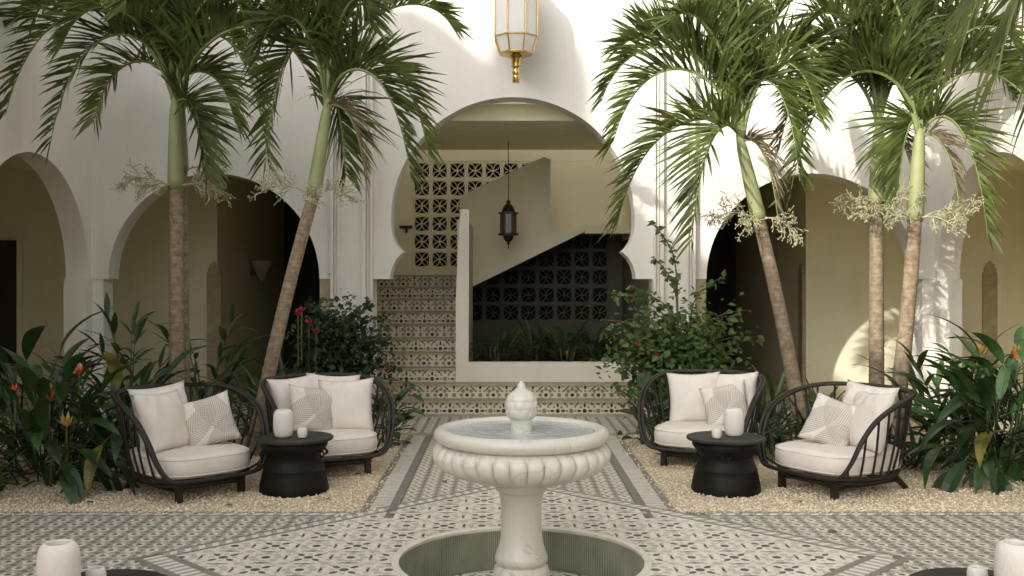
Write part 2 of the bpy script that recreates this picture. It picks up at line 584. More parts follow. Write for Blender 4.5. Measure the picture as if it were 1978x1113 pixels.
def pattern_rosette(P):
    """small light rosettes on grey, two by two in one tile"""
    out = []
    h = P / 4
    for cx in (-h, h):
        for cy in (-h, h):
            for k in range(8):
                if k == 2: continue
                a, a2 = k * PI / 4 - 0.02, (k + 1) * PI / 4 + 0.02
                r0, r1 = 0.098 * P, 0.16 * P
                out.append(([(cx + r0 * math.cos(a), cy + r0 * math.sin(a)), (cx + r1 * math.cos(a), cy + r1 * math.sin(a)),
                             (cx + r1 * math.cos(a2), cy + r1 * math.sin(a2)), (cx + r0 * math.cos(a2), cy + r0 * math.sin(a2))], 2))
            out.append((ngon(cx, cy, 0.066 * P, 6, PI / 6), 1))
            out.append((ngon(cx + h, cy + h, 0.080 * P, 4), 1))
            out.append((ngon(cx + h, cy, 0.045 * P, 4, 0, 0.8, 1.9), 1))
            out.append((ngon(cx, cy + h, 0.045 * P, 4, 0, 1.9, 0.8), 2))
    return out


def clip(poly, planes):
    changed = False
    for a, b, c in planes:
        res = []
        n = len(poly)
        if n == 0: break
        for i in range(n):
            p, q = poly[i], poly[(i + 1) % n]
            dp, dq = a * p[0] + b * p[1] - c, a * q[0] + b * q[1] - c
            if dp <= 0: res.append(p)
            if (dp < 0 < dq) or (dq < 0 < dp):
                t = dp / (dp - dq)
                res.append((p[0] + (q[0] - p[0]) * t, p[1] + (q[1] - p[1]) * t))
        if len(res) != n or any(abs(res[i][0] - poly[i][0]) + abs(res[i][1] - poly[i][1]) > 1e-9 for i in range(n)):
            changed = True
        poly = res
    return poly, changed


def tile_mesh(name, slabs, pieces, mapf, mats, raise_=0.0011):
    mb = MB()

    def solid(poly, h0, h1, mi):
        b = len(mb.v)
        n = len(poly)
        mb.v += [tuple(mapf(u, v, h1)) for u, v in poly] + [tuple(mapf(u, v, h0)) for u, v in poly]
        mb.f.append(tuple(range(b, b + n))); mb.m.append(mi)
        for i in range(n):
            j = (i + 1) % n
            mb.f.append((b + i, b + n + i, b + n + j, b + j)); mb.m.append(mi)
    for s_ in slabs:
        solid(s_, -0.012, 0.0, 0)
    for k, (p, mi) in enumerate(pieces):
        solid(p, 0.0, raise_ + 0.00004 * (k % 7), mi)
    return mb.mesh(name, mats, None, False)


def lay_tiles(parent, pattern, P, u0, v0, ub, vb, planes, mapf, mats, hole=None, gap=0.0007):
    """tiles on the lattice (u0 + iP, v0 + jP) inside the bounds and the half planes"""
    pcs = pattern(P)
    hs_ = P / 2 - gap
    slab = [(-hs_, -hs_), (hs_, -hs_), (hs_, hs_), (-hs_, hs_)]
    o0 = mapf(0, 0, 0)
    shared = tile_mesh('tile', [slab], pcs, lambda u, v, h: mapf(u, v, h) - o0, mats)
    i0, i1 = math.floor((ub[0] - u0) / P) - 1, math.ceil((ub[1] - u0) / P) + 1
    j0, j1 = math.floor((vb[0] - v0) / P) - 1, math.ceil((vb[1] - v0) / P) + 1
    pl = list(planes) + [(1, 0, ub[1]), (-1, 0, -ub[0]), (0, 1, vb[1]), (0, -1, -vb[0])]
    n = 0
    for i in range(i0, i1 + 1):
        for j in range(j0, j1 + 1):
            cu, cv = u0 + i * P, v0 + j * P
            lp = [(a, b, c - a * cu - b * cv) for a, b, c in pl]
            s2, ch = clip(slab, lp)
            if len(s2) < 3: continue
            xs = [p[0] for p in s2]; ys = [p[1] for p in s2]
            if (max(xs) - min(xs)) < 0.004 or (max(ys) - min(ys)) < 0.004: continue
            big = [clip(p, lp) for p, mi in pcs]
            ch = ch or any(c for _, c in big)
            near = hole and math.hypot(cu - hole[0], cv - hole[1]) < hole[2] + P * 0.8
            if not ch and not near:
                inst('tile', shared, parent, mapf(cu, cv, 0))
                n += 1
                continue
            slabs = [s2]
            pp = [(b[0], mi) for b, (p, mi) in zip(big, pcs) if len(b[0]) >= 3]
            if near:
                hx, hy, hr = hole[0] - cu, hole[1] - cv, hole[2]
                if all(math.hypot(p[0] - hx, p[1] - hy) < hr for p in s2): continue
                m_ = 10
                slabs = []
                for a in range(m_):
                    for b in range(m_):
                        q = []
                        cell = [(-hs_ + 2 * hs_ * (a + da) / m_, -hs_ + 2 * hs_ * (b + db) / m_) for da, db in ((0, 0), (1, 0), (1, 1), (0, 1))]
                        ds = [math.hypot(p[0] - hx, p[1] - hy) for p in cell]
                        if all(d < hr for d in ds): continue
                        for p, d in zip(cell, ds):
                            if d < hr:
                                p = (hx + (p[0] - hx) * hr / d, hy + (p[1] - hy) * hr / d)
                            q.append(p)
                        slabs.append(q)
                pp = [(p, mi) for p, mi in pp if min(math.hypot(a - hx, b - hy) for a, b in p) > hr]
            me = tile_mesh('tile', slabs, pp, lambda u, v, h: mapf(u, v, h) - o0, mats)
            inst('tile', me, parent, mapf(cu, cv, 0))
            n += 1
    return n


flat = lambda u, v, h: Vector((u, v, h))
FM = [M['tw'], M['td'], M['tg']]
FB = [M['tb'], M['tk'], M['tw']]
r2 = math.sqrt(0.5)
BW1, BW2 = 0.115, 0.20        # border widths, rear and front edges of the diamond
din = HD * r2
# the diamond round the fountain
def dia(u, v, h):
    return Vector(((u - v) * r2, FY + (u + v) * r2, h))


lay_tiles(floor, pattern_star, 0.328, 0.02, 0.02, (-din + BW2, din - BW1), (-din + BW2, din - BW1), [], dia, FM, hole=(0, 0, POOL_R + 0.012))
# side paths, split along the middle line so that each piece is convex
PB = 0.23
EW = 0.105                     # bed edge border width
for sx in (-1, 1):
    pv = tag(MB().box(min(sx * HD * 0.5, sx * HX), max(sx * HD * 0.5, sx * HX), FY - PW - 0.04, FY + PW + 0.04, -0.03, -0.0125).build('side_path', M['grout']), kind='structure')
    for up in (1, -1):
        planes = [(-sx * r2, -up * r2, -(up * r2 * FY) - din)]
        vb = (FY, FY + PW + 0.04 - EW) if up > 0 else (FY - PW - 0.04 + EW, FY)
        ub = (-HX, -0.9) if sx < 0 else (0.9, HX)
        lay_tiles(pv, pattern_rosette, PB, sx * 0.05, FY + PB / 2, ub, vb, planes, flat, FB)
pv = tag(MB().box(-PW, PW, FY + 1.1, 9.63, -0.03, -0.0122).build('garden_path', M['grout']), kind='structure')
PE = 0.235
for sx in (-1, 1):
    planes = [(-sx * r2, -r2, -r2 * FY - din)]
    ub = (-PW + PE, 0) if sx < 0 else (0, PW - PE)
    lay_tiles(pv, pattern_rosette, PB, PB / 2, FY + PB / 2, ub, (FY + 1.0, 9.63), planes, flat, FB)
pw = tag(MB().box(-1.9, 1.9, 9.70, YF + 0.08, -0.03, -0.0118).build('cross_walk', M['grout']), kind='structure')
lay_tiles(pw, pattern_rosette, PB, PB / 2, 9.70 + PB / 2, (-1.75, 1.75), (9.70, YF + 0.08), [], flat, FB)


def border(parent, p0, p1, spec, period=0.085, skew=0.5, h=0.0016):
    """bands laid side by side to the LEFT of p0 -> p1; 'dark' or 'stripe'"""
    p0, p1 = Vector((p0[0], p0[1])), Vector((p1[0], p1[1]))
    T = (p1 - p0); L_ = T.length; T.normalize()
    Nn = Vector((-T.y, T.x))
    off = 0.0
    mb = MB()
    for w, kind, e0, e1 in spec:
        if kind == 'dark':
            a, b = p0 + Nn * off + T * e0, p1 + Nn * off - T * e1
            c, d = p1 + Nn * (off + w) - T * e1, p0 + Nn * (off + w) + T * e0
            mb.prism([(q.x, q.y) for q in (a, b, c, d)], lambda u, v, z: (u, v, z), -0.012, h, 1)
        else:
            n = int((L_ - e0 - e1) / period)
            for k in range(n):
                s0, s1 = e0 + k * period, e0 + (k + 1) * period - 0.0015
                sm = (s0 + s1) / 2
                for (t0, t1, mi) in ((s0, sm - 0.001, 0), (sm, s1, 3)):
                    sk = w * skew
                    q = [p0 + Nn * (off + 0.001) + T * t0, p0 + Nn * (off + 0.001) + T * t1,
                         p0 + Nn * (off + w - 0.001) + T * (t1 + sk), p0 + Nn * (off + w - 0.001) + T * (t0 + sk)]
                    mb.prism([(v.x, v.y) for v in q], lambda u, v, z: (u, v, z), -0.012, h - 0.0004, mi)
        off += w
    return mb.build('mosaic_border', [M['tw'], M['tm'], M['tg'], M['ts']], parent, fix=True)


Lc, Rc, Tc, Bc = (-HD, FY), (HD, FY), (0, FY + HD), (0, FY - HD)
border(floor, Tc, Lc, [(0.024, 'dark', 0, 0), (0.066, 'stripe', 0.02, 0.12), (0.022, 'dark', 0.093, 0.1)])
border(floor, Rc, Tc, [(0.022, 'dark', 0, 0.0), (0.07, 'stripe', 0.1, 0.07), (0.022, 'dark', 0.1, 0.093)], h=0.0019)
border(floor, Lc, Bc, [(0.045, 'dark', 0, 0), (0.11, 'stripe', 0.05, 0.15), (0.045, 'dark', 0.12, 0.156)], 0.06, 0, h=0.0022)
border(floor, Bc, Rc, [(0.045, 'dark', 0, 0), (0.11, 'stripe', 0.1, 0.05), (0.045, 'dark', 0.156, 0.12)], 0.06, 0, h=0.0025)
yb = FY + PW + 0.04
for sx in (-1, 1):
    xa, xb = (-HX, -PW - 0.08) if sx < 0 else (PW + 0.08, HX)
    border(floor, (xb, yb), (xa, yb), [(0.02, 'dark', 0, 0), (0.06, 'stripe', 0, 0.05), (0.022, 'dark', 0.09 if sx < 0 else 0, 0 if sx < 0 else 0.09)], 0.09)
    yb2 = FY - PW - 0.04
    border(floor, (xa, yb2), (xb, yb2), [(0.02, 'dark', 0, 0), (0.06, 'stripe', 0, 0.05), (0.022, 'dark', 0, 0)], 0.09)
    ys = FY + HD - PW
    if sx < 0:
        border(floor, (-PW, 9.63), (-PW, ys), [(0.045, 'dark', 0, 0.0), (0.125, 'stripe', 0, 0.0), (0.06, 'dark', 0, -0.17)], 0.05, 0, h=0.0013)
    else:
        border(floor, (PW, ys), (PW, 9.63), [(0.045, 'dark', 0.0, 0), (0.125, 'stripe', 0.0, 0), (0.06, 'dark', -0.17, 0)], 0.05, 0, h=0.0013)
tag(MB().box(-1.9, 1.9, 9.632, 9.698, -0.03, 0.012).build('walk_kerb', M['tan']), kind='structure')

# gravel beds
gb = MB()
for sx in (-1, 1):
    xa, xb = (-HX, -PW - 0.004) if sx < 0 else (PW + 0.004, HX)
    gb.box(xa, xb, yb + 0.004, 9.628, -0.04, 0.004)
    gb.box(*((-HX, -1.905) if sx < 0 else (1.905, HX)), 9.628, YF + 0.05, -0.04, 0.004)
    gb.box(xa, xb, -0.3, FY - PW - 0.046, -0.04, 0.004)
beds = tag(gb.build('gravel_beds', M['gravelbase']), kind='structure')


def pebbles(count, seed):
    rng = np.random.default_rng(seed)
    xs, ys = [], []
    while len(xs) < count:
        x = rng.uniform(-4.6, 4.6); y = yb + 0.01 + (9.6 - yb) * rng.uniform(0, 1) ** 1.5
        if abs(x) < PW + 0.015: continue
        xs.append(x); ys.append(y)
    for _ in range(count // 9):
        s_ = rng.choice((-1, 1))
        xs.append(s_ * rng.uniform(PW + 0.01, 3.2)); ys.append(rng.uniform(2.6, FY - PW - 0.06))
    for _ in range(700):
        s_ = rng.choice((-1, 1))
        if rng.random() < 0.6:
            xs.append(s_ * rng.uniform(PW, 4.5)); ys.append(yb - abs(rng.normal(0, 0.05)))
        else:
            xs.append(s_ * (PW - abs(rng.normal(0, 0.05)))); ys.append(rng.uniform(yb, 9.6))
    n = len(xs)
    P = np.stack([np.array(xs), np.array(ys), rng.uniform(0.002, 0.012, n)], 1)
    r = rng.uniform(0.005, 0.012, n)
    octv = np.array([(1, 0, 0), (0, 1, 0), (-1, 0, 0), (0, -1, 0), (0, 0, .75), (0, 0, -.75)], float)
    th = rng.uniform(0, 6.28, n)
    jit = rng.uniform(0.65, 1.3, (n, 6, 1))
    v = octv[None] * jit
    c, s_ = np.cos(th)[:, None], np.sin(th)[:, None]
    x = v[:, :, 0] * c - v[:, :, 1] * s_
    y = v[:, :, 0] * s_ + v[:, :, 1] * c
    V = np.stack([x, y, v[:, :, 2]], 2) * r[:, None, None] + P[:, None, :]
    tri = np.array([(0, 1, 4), (1, 2, 4), (2, 3, 4), (3, 0, 4), (1, 0, 5), (2, 1, 5), (3, 2, 5), (0, 3, 5)])
    Fc = (tri[None] + (np.arange(n) * 6)[:, None, None]).reshape(-1, 3)
    me = bpy.data.meshes.new('gravel')
    me.from_pydata(V.reshape(-1, 3), [], Fc)
    me.materials.append(M['peb'])
    me.update()
    return tag(inst('gravel', me), 'loose cream pebbles covering the planting beds', 'gravel', kind='stuff')


_nt = M['peb'].node_tree
_p = [n for n in _nt.nodes if n.type == 'BSDF_PRINCIPLED'][0]
_base = _p.inputs['Base Color'].links[0].from_socket
_g = _nt.nodes.new('ShaderNodeNewGeometry'); _h = _nt.nodes.new('ShaderNodeHueSaturation'); _m = _nt.nodes.new('ShaderNodeMapRange')
_m.inputs['To Min'].default_value = 0.62; _m.inputs['To Max'].default_value = 1.12
_nt.links.new(_g.outputs['Random Per Island'], _m.inputs['Value']); _nt.links.new(_m.outputs[0], _h.inputs['Value'])
_nt.links.new(_base, _h.inputs['Color']); _nt.links.new(_h.outputs[0], _p.inputs['Base Color'])
pebbles(38000, 3)

# ------------------------------------------------------------------ arcade walls
def arc(cx, cz, r, a0, a1, n):
    return [(cx + r * math.cos(a0 + (a1 - a0) * k / n), cz + r * math.sin(a0 + (a1 - a0) * k / n)) for k in range(n + 1)]


AR = 1.165          # radius of the side arches of the front wall
AC = 3.30
half = [(-1.355, SPR), (-1.349, 1.60), (-1.325, 1.68), (-1.278, 1.765), (-1.205, 1.832)]   # lower lobe up to the cusp
half += [(-1.262, 1.885), (-1.305, 1.95), (-1.332, 2.03), (-1.342, 2.11)]
half += arc(0, 2.195, 1.345, PI, PI / 2, 30)
mid = half + [(-x, z) for x, z in reversed(half[:-1])]
out = [(-HX, TOP), (-HX, SPR)] + arc(-AC, SPR, AR, PI, 0, 40) + mid + arc(AC, SPR, AR, PI, 0, 40) + [(HX, SPR), (HX, TOP)]
front = empty('arcade_wall', (0, YF, 0))
tag(front, 'white plaster wall with a tall horseshoe arch between two round arches', 'wall')
XZ = lambda u, v, d: (u, d, v)
fw = MB().prism(out, XZ, 0.0, 0.30).build('wall_panel', M['white'], front, 30)
for s_ in (-1, 1):
    p = MB()
    xs = sorted((s_ * 1.54, s_ * 2.0))
    p.box(xs[0], xs[1], -0.035, 0.297, 0, SPR - 0.001)
    p.box(xs[0], xs[1], -0.035, -0.0005, SPR - 0.0005, TOP - 0.01)
    p.build('pilaster', M['white'], front)
    for a, b, pr in ((1.54, 1.565, 0.022), (1.585, 1.600, 0.014), (1.615, 1.655, 0.026), (1.90, 1.925, 0.020), (1.945, 1.957, 0.012), (1.972, 2.0, 0.024)):
        q = sorted((s_ * a, s_ * b))
        MB().box(q[0] + 0.0005, q[1] - 0.0005, -0.035 - pr * 1.7, -0.0345, 0.0, TOP - 0.02).build('moulding', M['white'], front)
    q = sorted((s_ * 2.002, s_ * (AC - AR - 0.003)))
    MB().box(q[0], q[1], 0.012, 0.296, 0, SPR - 0.002).build('stone_pier', M['tan'], front)
    q = sorted((s_ * (AC + AR + 0.06), s_ * HX))
    MB().box(q[0], q[1], 0.02, 0.28, 0, SPR - 0.002).build('pier', M['white'], front)

# side walls: the hump outline below belongs to the added, unseen shade caster
SR = 1.22
def side_outline(top):
    o = []
    y = YF
    o += [(y, SPR)]
    y0 = 10.78
    for k in range(3):
        c = y0 - SR
        o += arc(c, SPR, SR, 0, PI, 40)
        y0 = c - SR - 0.30
    o += [(y0 + 0.30 - 0.15, SPR), (y0 + 0.15, 0.0), (-0.4, 0.0)]
    return o + top
hump = [(-7.6, 8.9), (-2.6, 8.9), (-2.5, 6.40), (4.86, 6.50), (4.865, 7.55), (4.93, 7.76), (5.05, 7.88), (5.2, 7.92), (5.36, 7.87), (5.5, 7.77), (5.62, 7.5), (5.70, 7.05), (5.715, 6.80), (5.74, 6.82),  # taller end at the start was added to keep the near palm shaded
        (6.0, 6.92), (6.36, 6.99), (6.67, 7.03), (7.04, 6.96), (7.2, 6.86), (7.32, 6.70), (7.4, 6.6), (15.5, 6.6), (15.5, -4.417), (-7.6, -4.417)]
for s_, top, nm, lb in ((-1, [(-0.4, 4.75), (YF, 4.75)], 'side_arcade_wall', 'white arcade wall along the left edge with round arches'),
                        (1, [(-0.4, 4.7), (YF, 4.7)], 'side_arcade_wall', 'white arcade wall along the right edge with round arches')):
    w = tag(empty(nm, (s_ * HX, 0, 0)), lb, 'wall')
    YZ = lambda u, v, d, s_=s_: (s_ * d, u, v)
    MB().prism(side_outline(top), YZ, 0.0, 0.25).build('wall_panel', M['white'], w, 30)
    y0 = 10.78
    MB().box(*sorted((s_ * 0.003, s_ * 0.247)), 10.72, YF + 0.018, 0, SPR - 0.002).build('pier', M['white'], w)
    for k in range(2):
        y0 -= 2 * SR
        MB().box(*sorted((s_ * 0.02, s_ * 0.23)), y0 - 0.26, y0 - 0.04, 0, SPR - 0.002).build('pier', M['white'], w)
        y0 -= 0.30
tag(MB().box(-HX - 0.25, HX + 0.25, -0.75, -0.42, 0, 0.9).build('rear_wall', M['white']), 'low white wall closing the court behind the viewer', 'wall')
# unseen slab added beyond the left arcade, its outline shaped to shade the court
tag(MB().prism([(y - 6.902, z + 4.417) for y, z in hump], lambda u, v, d: (d, u, v), -11.4, -11.0).build('added_shade_caster', M['white']), 'unseen tall white slab with a scalloped top, added to cast shade on the court', 'shade caster')

# rooms behind the arcades
def struct(name, mb, m, smooth=None):
    return tag(mb.build(name, m, None, smooth), kind='structure')


CB = 13.2
XO = 7.7
for s_ in (-1, 1):
    b = MB()
    xs = sorted((s_ * 3.95, s_ * XO)); b.box(xs[0], xs[1], CB, CB + 0.2, 0, 3.1)
    xs = sorted((s_ * 3.95, s_ * 4.15)); b.box(xs[0], xs[1], CB + 0.2, 17.2, 0, 3.1)
    xs = sorted((s_ * XO, s_ * (XO + 0.2))); b.box(xs[0], xs[1], -0.75, CB + 0.2, 0, 3.1)
    xs = sorted((s_ * 4.905, s_ * XO)); b.box(xs[0], xs[1], -0.75, -0.5, 0, 3.1)
    struct('gallery_back_wall', b, M['cream'])
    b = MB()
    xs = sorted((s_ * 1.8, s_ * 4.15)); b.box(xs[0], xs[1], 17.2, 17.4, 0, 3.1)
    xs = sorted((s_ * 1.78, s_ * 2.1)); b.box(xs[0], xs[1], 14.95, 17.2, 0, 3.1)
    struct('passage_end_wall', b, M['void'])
    b = MB()
    xs = sorted((s_ * 1.80, s_ * (XO + 0.2))); b.box(xs[0], xs[1], YF + 0.302, 17.4, 3.0, 3.3)
    xs = sorted((s_ * (HX + 0.252), s_ * (XO + 0.2))); b.box(xs[0], xs[1], -0.75, YF + 0.30, 3.0, 3.3)
    struct('gallery_ceiling', b, M['ceil'])
    b = MB()
    xs = sorted((s_ * (HX + 0.02), s_ * XO)); b.box(xs[0], xs[1], -0.5, CB, -0.012, 0.002)
    xs = sorted((s_ * 1.8, s_ * (HX + 0.02))); b.box(xs[0], xs[1], YF + 0.06, 17.2, -0.012, 0.0015)
    struct('gallery_floor', b, M['gfloor'])
    b = MB()
    xs = sorted((s_ * (HX + 0.252), s_ * (XO + 0.2))); b.box(xs[0], xs[1], -0.75, YF + 3, 3.302, 4.5)
    xs = sorted((s_ * 1.80, s_ * (HX + 0.25))); b.box(xs[0], xs[1], YF + 0.31, 15.5, 3.302, 6.0)
    struct('upper_storey', b, M['roof'])

# stairwell in the horseshoe arch
SWX = 1.63
b = MB()
SWL = -1.96
b.box(SWX, SWX + 0.148, YF + 0.301, 14.95, 2.1, 6.0)
b.box(SWL - 0.12, SWL, YF + 0.301, 14.95, 0, 6.0)
b.box(SWL, -1.545, YF + 0.302, YF + 0.36, 0, 3.33)
struct('stairwell_side_wall', b, M['beige'])
struct('planter_recess_wall', MB().box(SWX, SWX + 0.146, YF + 0.301, 14.95, 0, 2.098), M['stairshade'])  # shade below the landing is put into this wall's colour
struct('stairwell_ceiling', MB().box(SWL - 0.002, SWX + 0.002, YF + 0.303, 13.62, 3.33, 3.52), M['ceil'])
BY = 14.40
BP = 0.2607
bx0, bz1 = W(797.5, 312, BY).x, W(0, 312, BY).z
NR, NC = 9, 11
b = MB()
b.box(SWL, bx0 - 0.002, BY, BY + 0.1, 0, 4.6)                                  # left of the screen
b.box(bx0, SWX, BY, BY + 0.1, bz1 + 0.002, 4.6)                                 # above it
b.box(bx0 + 7 * BP + 0.002, SWX, BY, BY + 0.1, bz1 - 4 * BP, bz1)               # right, upper
b.box(bx0, bx0 + 3 * BP - 0.002, BY, BY + 0.1, bz1 - 9 * BP, bz1 - 6 * BP - 0.002)
struct('stairwell_back_wall', b, M['beige'])
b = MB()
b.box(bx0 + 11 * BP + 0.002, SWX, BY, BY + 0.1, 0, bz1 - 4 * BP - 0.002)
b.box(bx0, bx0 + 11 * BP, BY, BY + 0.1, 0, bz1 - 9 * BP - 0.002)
struct('planter_back_wall', b, M['stairshade'])
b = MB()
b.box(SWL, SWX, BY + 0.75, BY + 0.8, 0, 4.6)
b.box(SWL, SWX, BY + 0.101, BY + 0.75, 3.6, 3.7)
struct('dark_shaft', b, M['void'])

# breeze block screen
def block_mesh():
    m = MB()
    h, i, d0, d1 = BP / 2 - 0.001, BP / 2 - 0.026, 0.0, 0.09
    m.box(-h, h, d0, d1, i, h); m.box(-h, h, d0, d1, -h, -i)
    m.box(-h, -i, d0, d1, -i, i); m.box(i, h, d0, d1, -i, i)
    for q in range(4):
        a0 = PI / 4 + q * PI / 2
        for sg in (-1, 1):
            pts = []
            for k in range(5):
                t = k / 4
                rr = t * i * 1.41
                off = sg * 0.033 * math.sin(PI * min(1, t * 1.0)) * 1.0
                x, z = rr * math.cos(a0) - off * math.sin(a0), rr * math.sin(a0) + off * math.cos(a0)
                pts.append((x, z))
            for k in range(4):
                (x0, z0), (x1, z1) = pts[k], pts[k + 1]
                dx, dz = x1 - x0, z1 - z0
                l = math.hypot(dx, dz)
                nx, nz = -dz / l * 0.0048, dx / l * 0.0048
                e = 0.002 + 0.0007 * (sg + q)
                m.prism([(x0 + nx, z0 + nz), (x0 - nx, z0 - nz), (x1 - nx, z1 - nz), (x1 + nx, z1 + nz)], XZ, d0 + e, d1 - 0.01)
    return m


scr = tag(empty('breeze_block_screen', (bx0, BY, bz1 - NR * BP)), 'pierced breeze block screen at the back of the stairwell', 'screen')
bm0 = block_mesh()
bmsh, bmdk = bm0.mesh('block', M['beige']), bm0.mesh('block', M['stairshade'])  # second copy of the block carries the under-stair shade as colour
for r_ in range(NR):
    for c_ in range(NC):
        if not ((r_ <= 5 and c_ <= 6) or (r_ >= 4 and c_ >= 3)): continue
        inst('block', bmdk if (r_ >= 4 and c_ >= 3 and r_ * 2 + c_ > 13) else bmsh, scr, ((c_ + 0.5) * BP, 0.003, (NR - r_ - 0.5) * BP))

# steps
RISE, GO, S0 = 0.158, 0.28, YF + 0.09
stair = tag(empty('tiled_stair', (0, S0, 0)), 'stair with star patterned tile risers and tan stone treads under the arch', 'stair')
RM = [M['rw'], M['rd'], M['rg']]
SXL, SXR = -1.535, 1.535
PR = 0.30
for k in range(10):
    x0, x1 = (SXL, SXR) if k < 2 else (SWL + 0.002, -0.668)
    yk = GO * k
    z0 = RISE * k
    core = MB().box(x0, x1, yk + 0.012, 3.3 if k >= 2 else 2.2 * GO, z0 - (0.0 if k else 0.012), z0 + RISE - 0.0005)
    core.build('step_core', M['beige'], stair)
    if k == 0:
        MB().box(x0, x1, yk - 0.004, yk + 0.0115, -0.01, 0.03).build('base_strip', M['tan'], stair)
    MB().box(x0, x1, yk - 0.018, yk + GO + 0.012 if k < 9 else 3.3 - 0.02, z0 + RISE, z0 + RISE + 0.016).build('tread', M['tan'], stair)
    za, zb = z0 + (0.0305 if k == 0 else 0.0165), z0 + RISE - 0.001
    v0 = (za + 0.035) if k % 2 else (za + 0.035) + 0.5 * PR
    mp = lambda u, v, h, yk=yk: Vector((u, yk + 0.0115 - 0.012 - h + 0.0115, v))
    # row with dots at tile centres alternates with the row of corner dots
    lay_tiles(stair, pattern_star, PR, -1.75 + (0.03 * k), v0, (x0 + 0.001, x1 - 0.001), (za, zb), [], mp, RM)

# white frame: post and planter front, wall beside the flight, second flight
pl = tag(empty('stair_planter', (0, YF + 0.66, 0)), 'white raised planter with a tall post, built against the stair', 'planter')
z2 = 2 * RISE + 0.0165
MB().prism([(-0.664, z2), (1.533, z2), (1.533, 0.56), (-0.515, 0.56), (-0.507, 2.35), (-0.607, 2.35), (-0.650, 1.62), (-0.664, 1.30)], XZ, 0.0, 0.14).build('front_wall', M['post'], pl)
MB().box(-0.655, -0.525, 0.142, 1.90, z2, 2.24).build('side_wall', M['post'], pl)
MB().box(-0.52, 1.53, 0.142, 2.1, 0.40, 0.47).build('soil', M['soil'], pl)
f2 = tag(empty('upper_flight', (0, 13.42, 0)), 'white solid balustrade of the stair flight climbing to the right', 'stair')
st = [W(888, 380, 13.42), W(1050, 303, 13.42), W(1064, 308, 13.42), W(1061, 447, 13.42), W(1130, 447, 13.42), W(904, 558, 13.42), W(888, 558, 13.42)]
MB().prism([(p.x, p.z) for p in st], XZ, 0.0, 0.11).build('balustrade', M['beige'], f2)
a_, b_ = W(904, 558, 13.42), W(1130, 447, 13.42)
MB().prism([(a_.x - 0.1, a_.z + 0.03), (a_.x, a_.z + 0.01), (b_.x, b_.z - 0.008), (SWX - 0.002, b_.z - 0.008), (SWX - 0.002, b_.z + 0.10), (b_.x, b_.z + 0.10), (a_.x - 0.1, a_.z + 0.17)], XZ, 0.112, 0.975).build('flight_slab', M['beige'], f2)
MB().box(b_.x + 0.002, SWX - 0.003, -0.02, 0.111, b_.z - 0.03, b_.z + 0.02).build('landing_edge', M['beige'], f2)

hr = tag(empty('handrail', (0, BY - 0.06, 2.30)), 'short black handrail fixed to the wall left of the screen', 'handrail')
MB().box(-1.625, -1.44, -0.02, 0.02, -0.022, 0.022).build('rail', M['door'], hr)
MB().box(-1.54, -1.51, -0.012, 0.058, -0.075, -0.023).build('bracket', M['door'], hr)

# gallery details: stone niche strips, door, sconce
def niche(x, y, rot, label):
    z1 = 1.78
    o = [(-0.095, 0), (0.095, 0), (0.095, z1 - 0.16), (0.075, z1 - 0.14), (0.082, z1 - 0.10), (0.055, z1 - 0.075), (0.058, z1 - 0.04), (0.03, z1 - 0.03), (0.0, z1),
         (-0.03, z1 - 0.03), (-0.058, z1 - 0.04), (-0.055, z1 - 0.075), (-0.082, z1 - 0.10), (-0.075, z1 - 0.14), (-0.095, z1 - 0.16)]
    r = tag(empty('stone_niche', (x, y, 0), rot), label, 'niche', 'tan stone niche panels on the gallery walls')
    MB().prism(o, XZ, -0.03, -0.002).build('panel', M['tan'], r)
    for zz in (0.35, 0.7, 1.05, 1.4):
        MB().box(-0.097, 0.097, -0.034, -0.0305, zz, zz + 0.012).build('course', M['tan'], r)
    return r


niche(W(414, 0, CB).x, CB, 0, 'tan stone panel with a pointed lobed top in the left gallery')
niche(W(1911, 0, CB).x, CB, 0, 'tan pointed stone panel on the gallery wall near the right edge')
niche(3.948, CB + 0.14, -PI / 2, 'narrow tan pointed stone panel at the passage corner behind the leaning palm')
dr = tag(empty('gallery_door', (W(-22, 0, CB).x, CB, 0)), 'black door at the far left end of the gallery', 'door')
MB().box(-0.40, 0.40, -0.03, -0.002, 0, 2.06).build('leaf_panel', M['door'], dr)
MB().box(-0.47, -0.401, -0.05, -0.002, 0, 2.10).build('frame', M['cream'], dr)
MB().box(0.401, 0.47, -0.05, -0.002, 0, 2.10).build('frame', M['cream'], dr)
MB().box(-0.47, 0.47, -0.05, -0.002, 2.101, 2.16).build('frame', M['cream'], dr)
sn = tag(empty('wall_sconce', (-3.94, 14.9, 1.72)), 'pale cup shaped wall light in the dark left passage', 'wall light')
MB().lathe([(0.02, -0.20), (0.05, -0.16), (0.10, -0.05), (0.16, 0.08), (0.165, 0.10), (0.14, 0.10)], 20, 0, (0.17, 0, 0)).build('cup', M['tan'], sn, 40)
MB().box(0.0, 0.1, -0.03, 0.03, -0.12, -0.06).build('bracket', M['bronze'], sn)

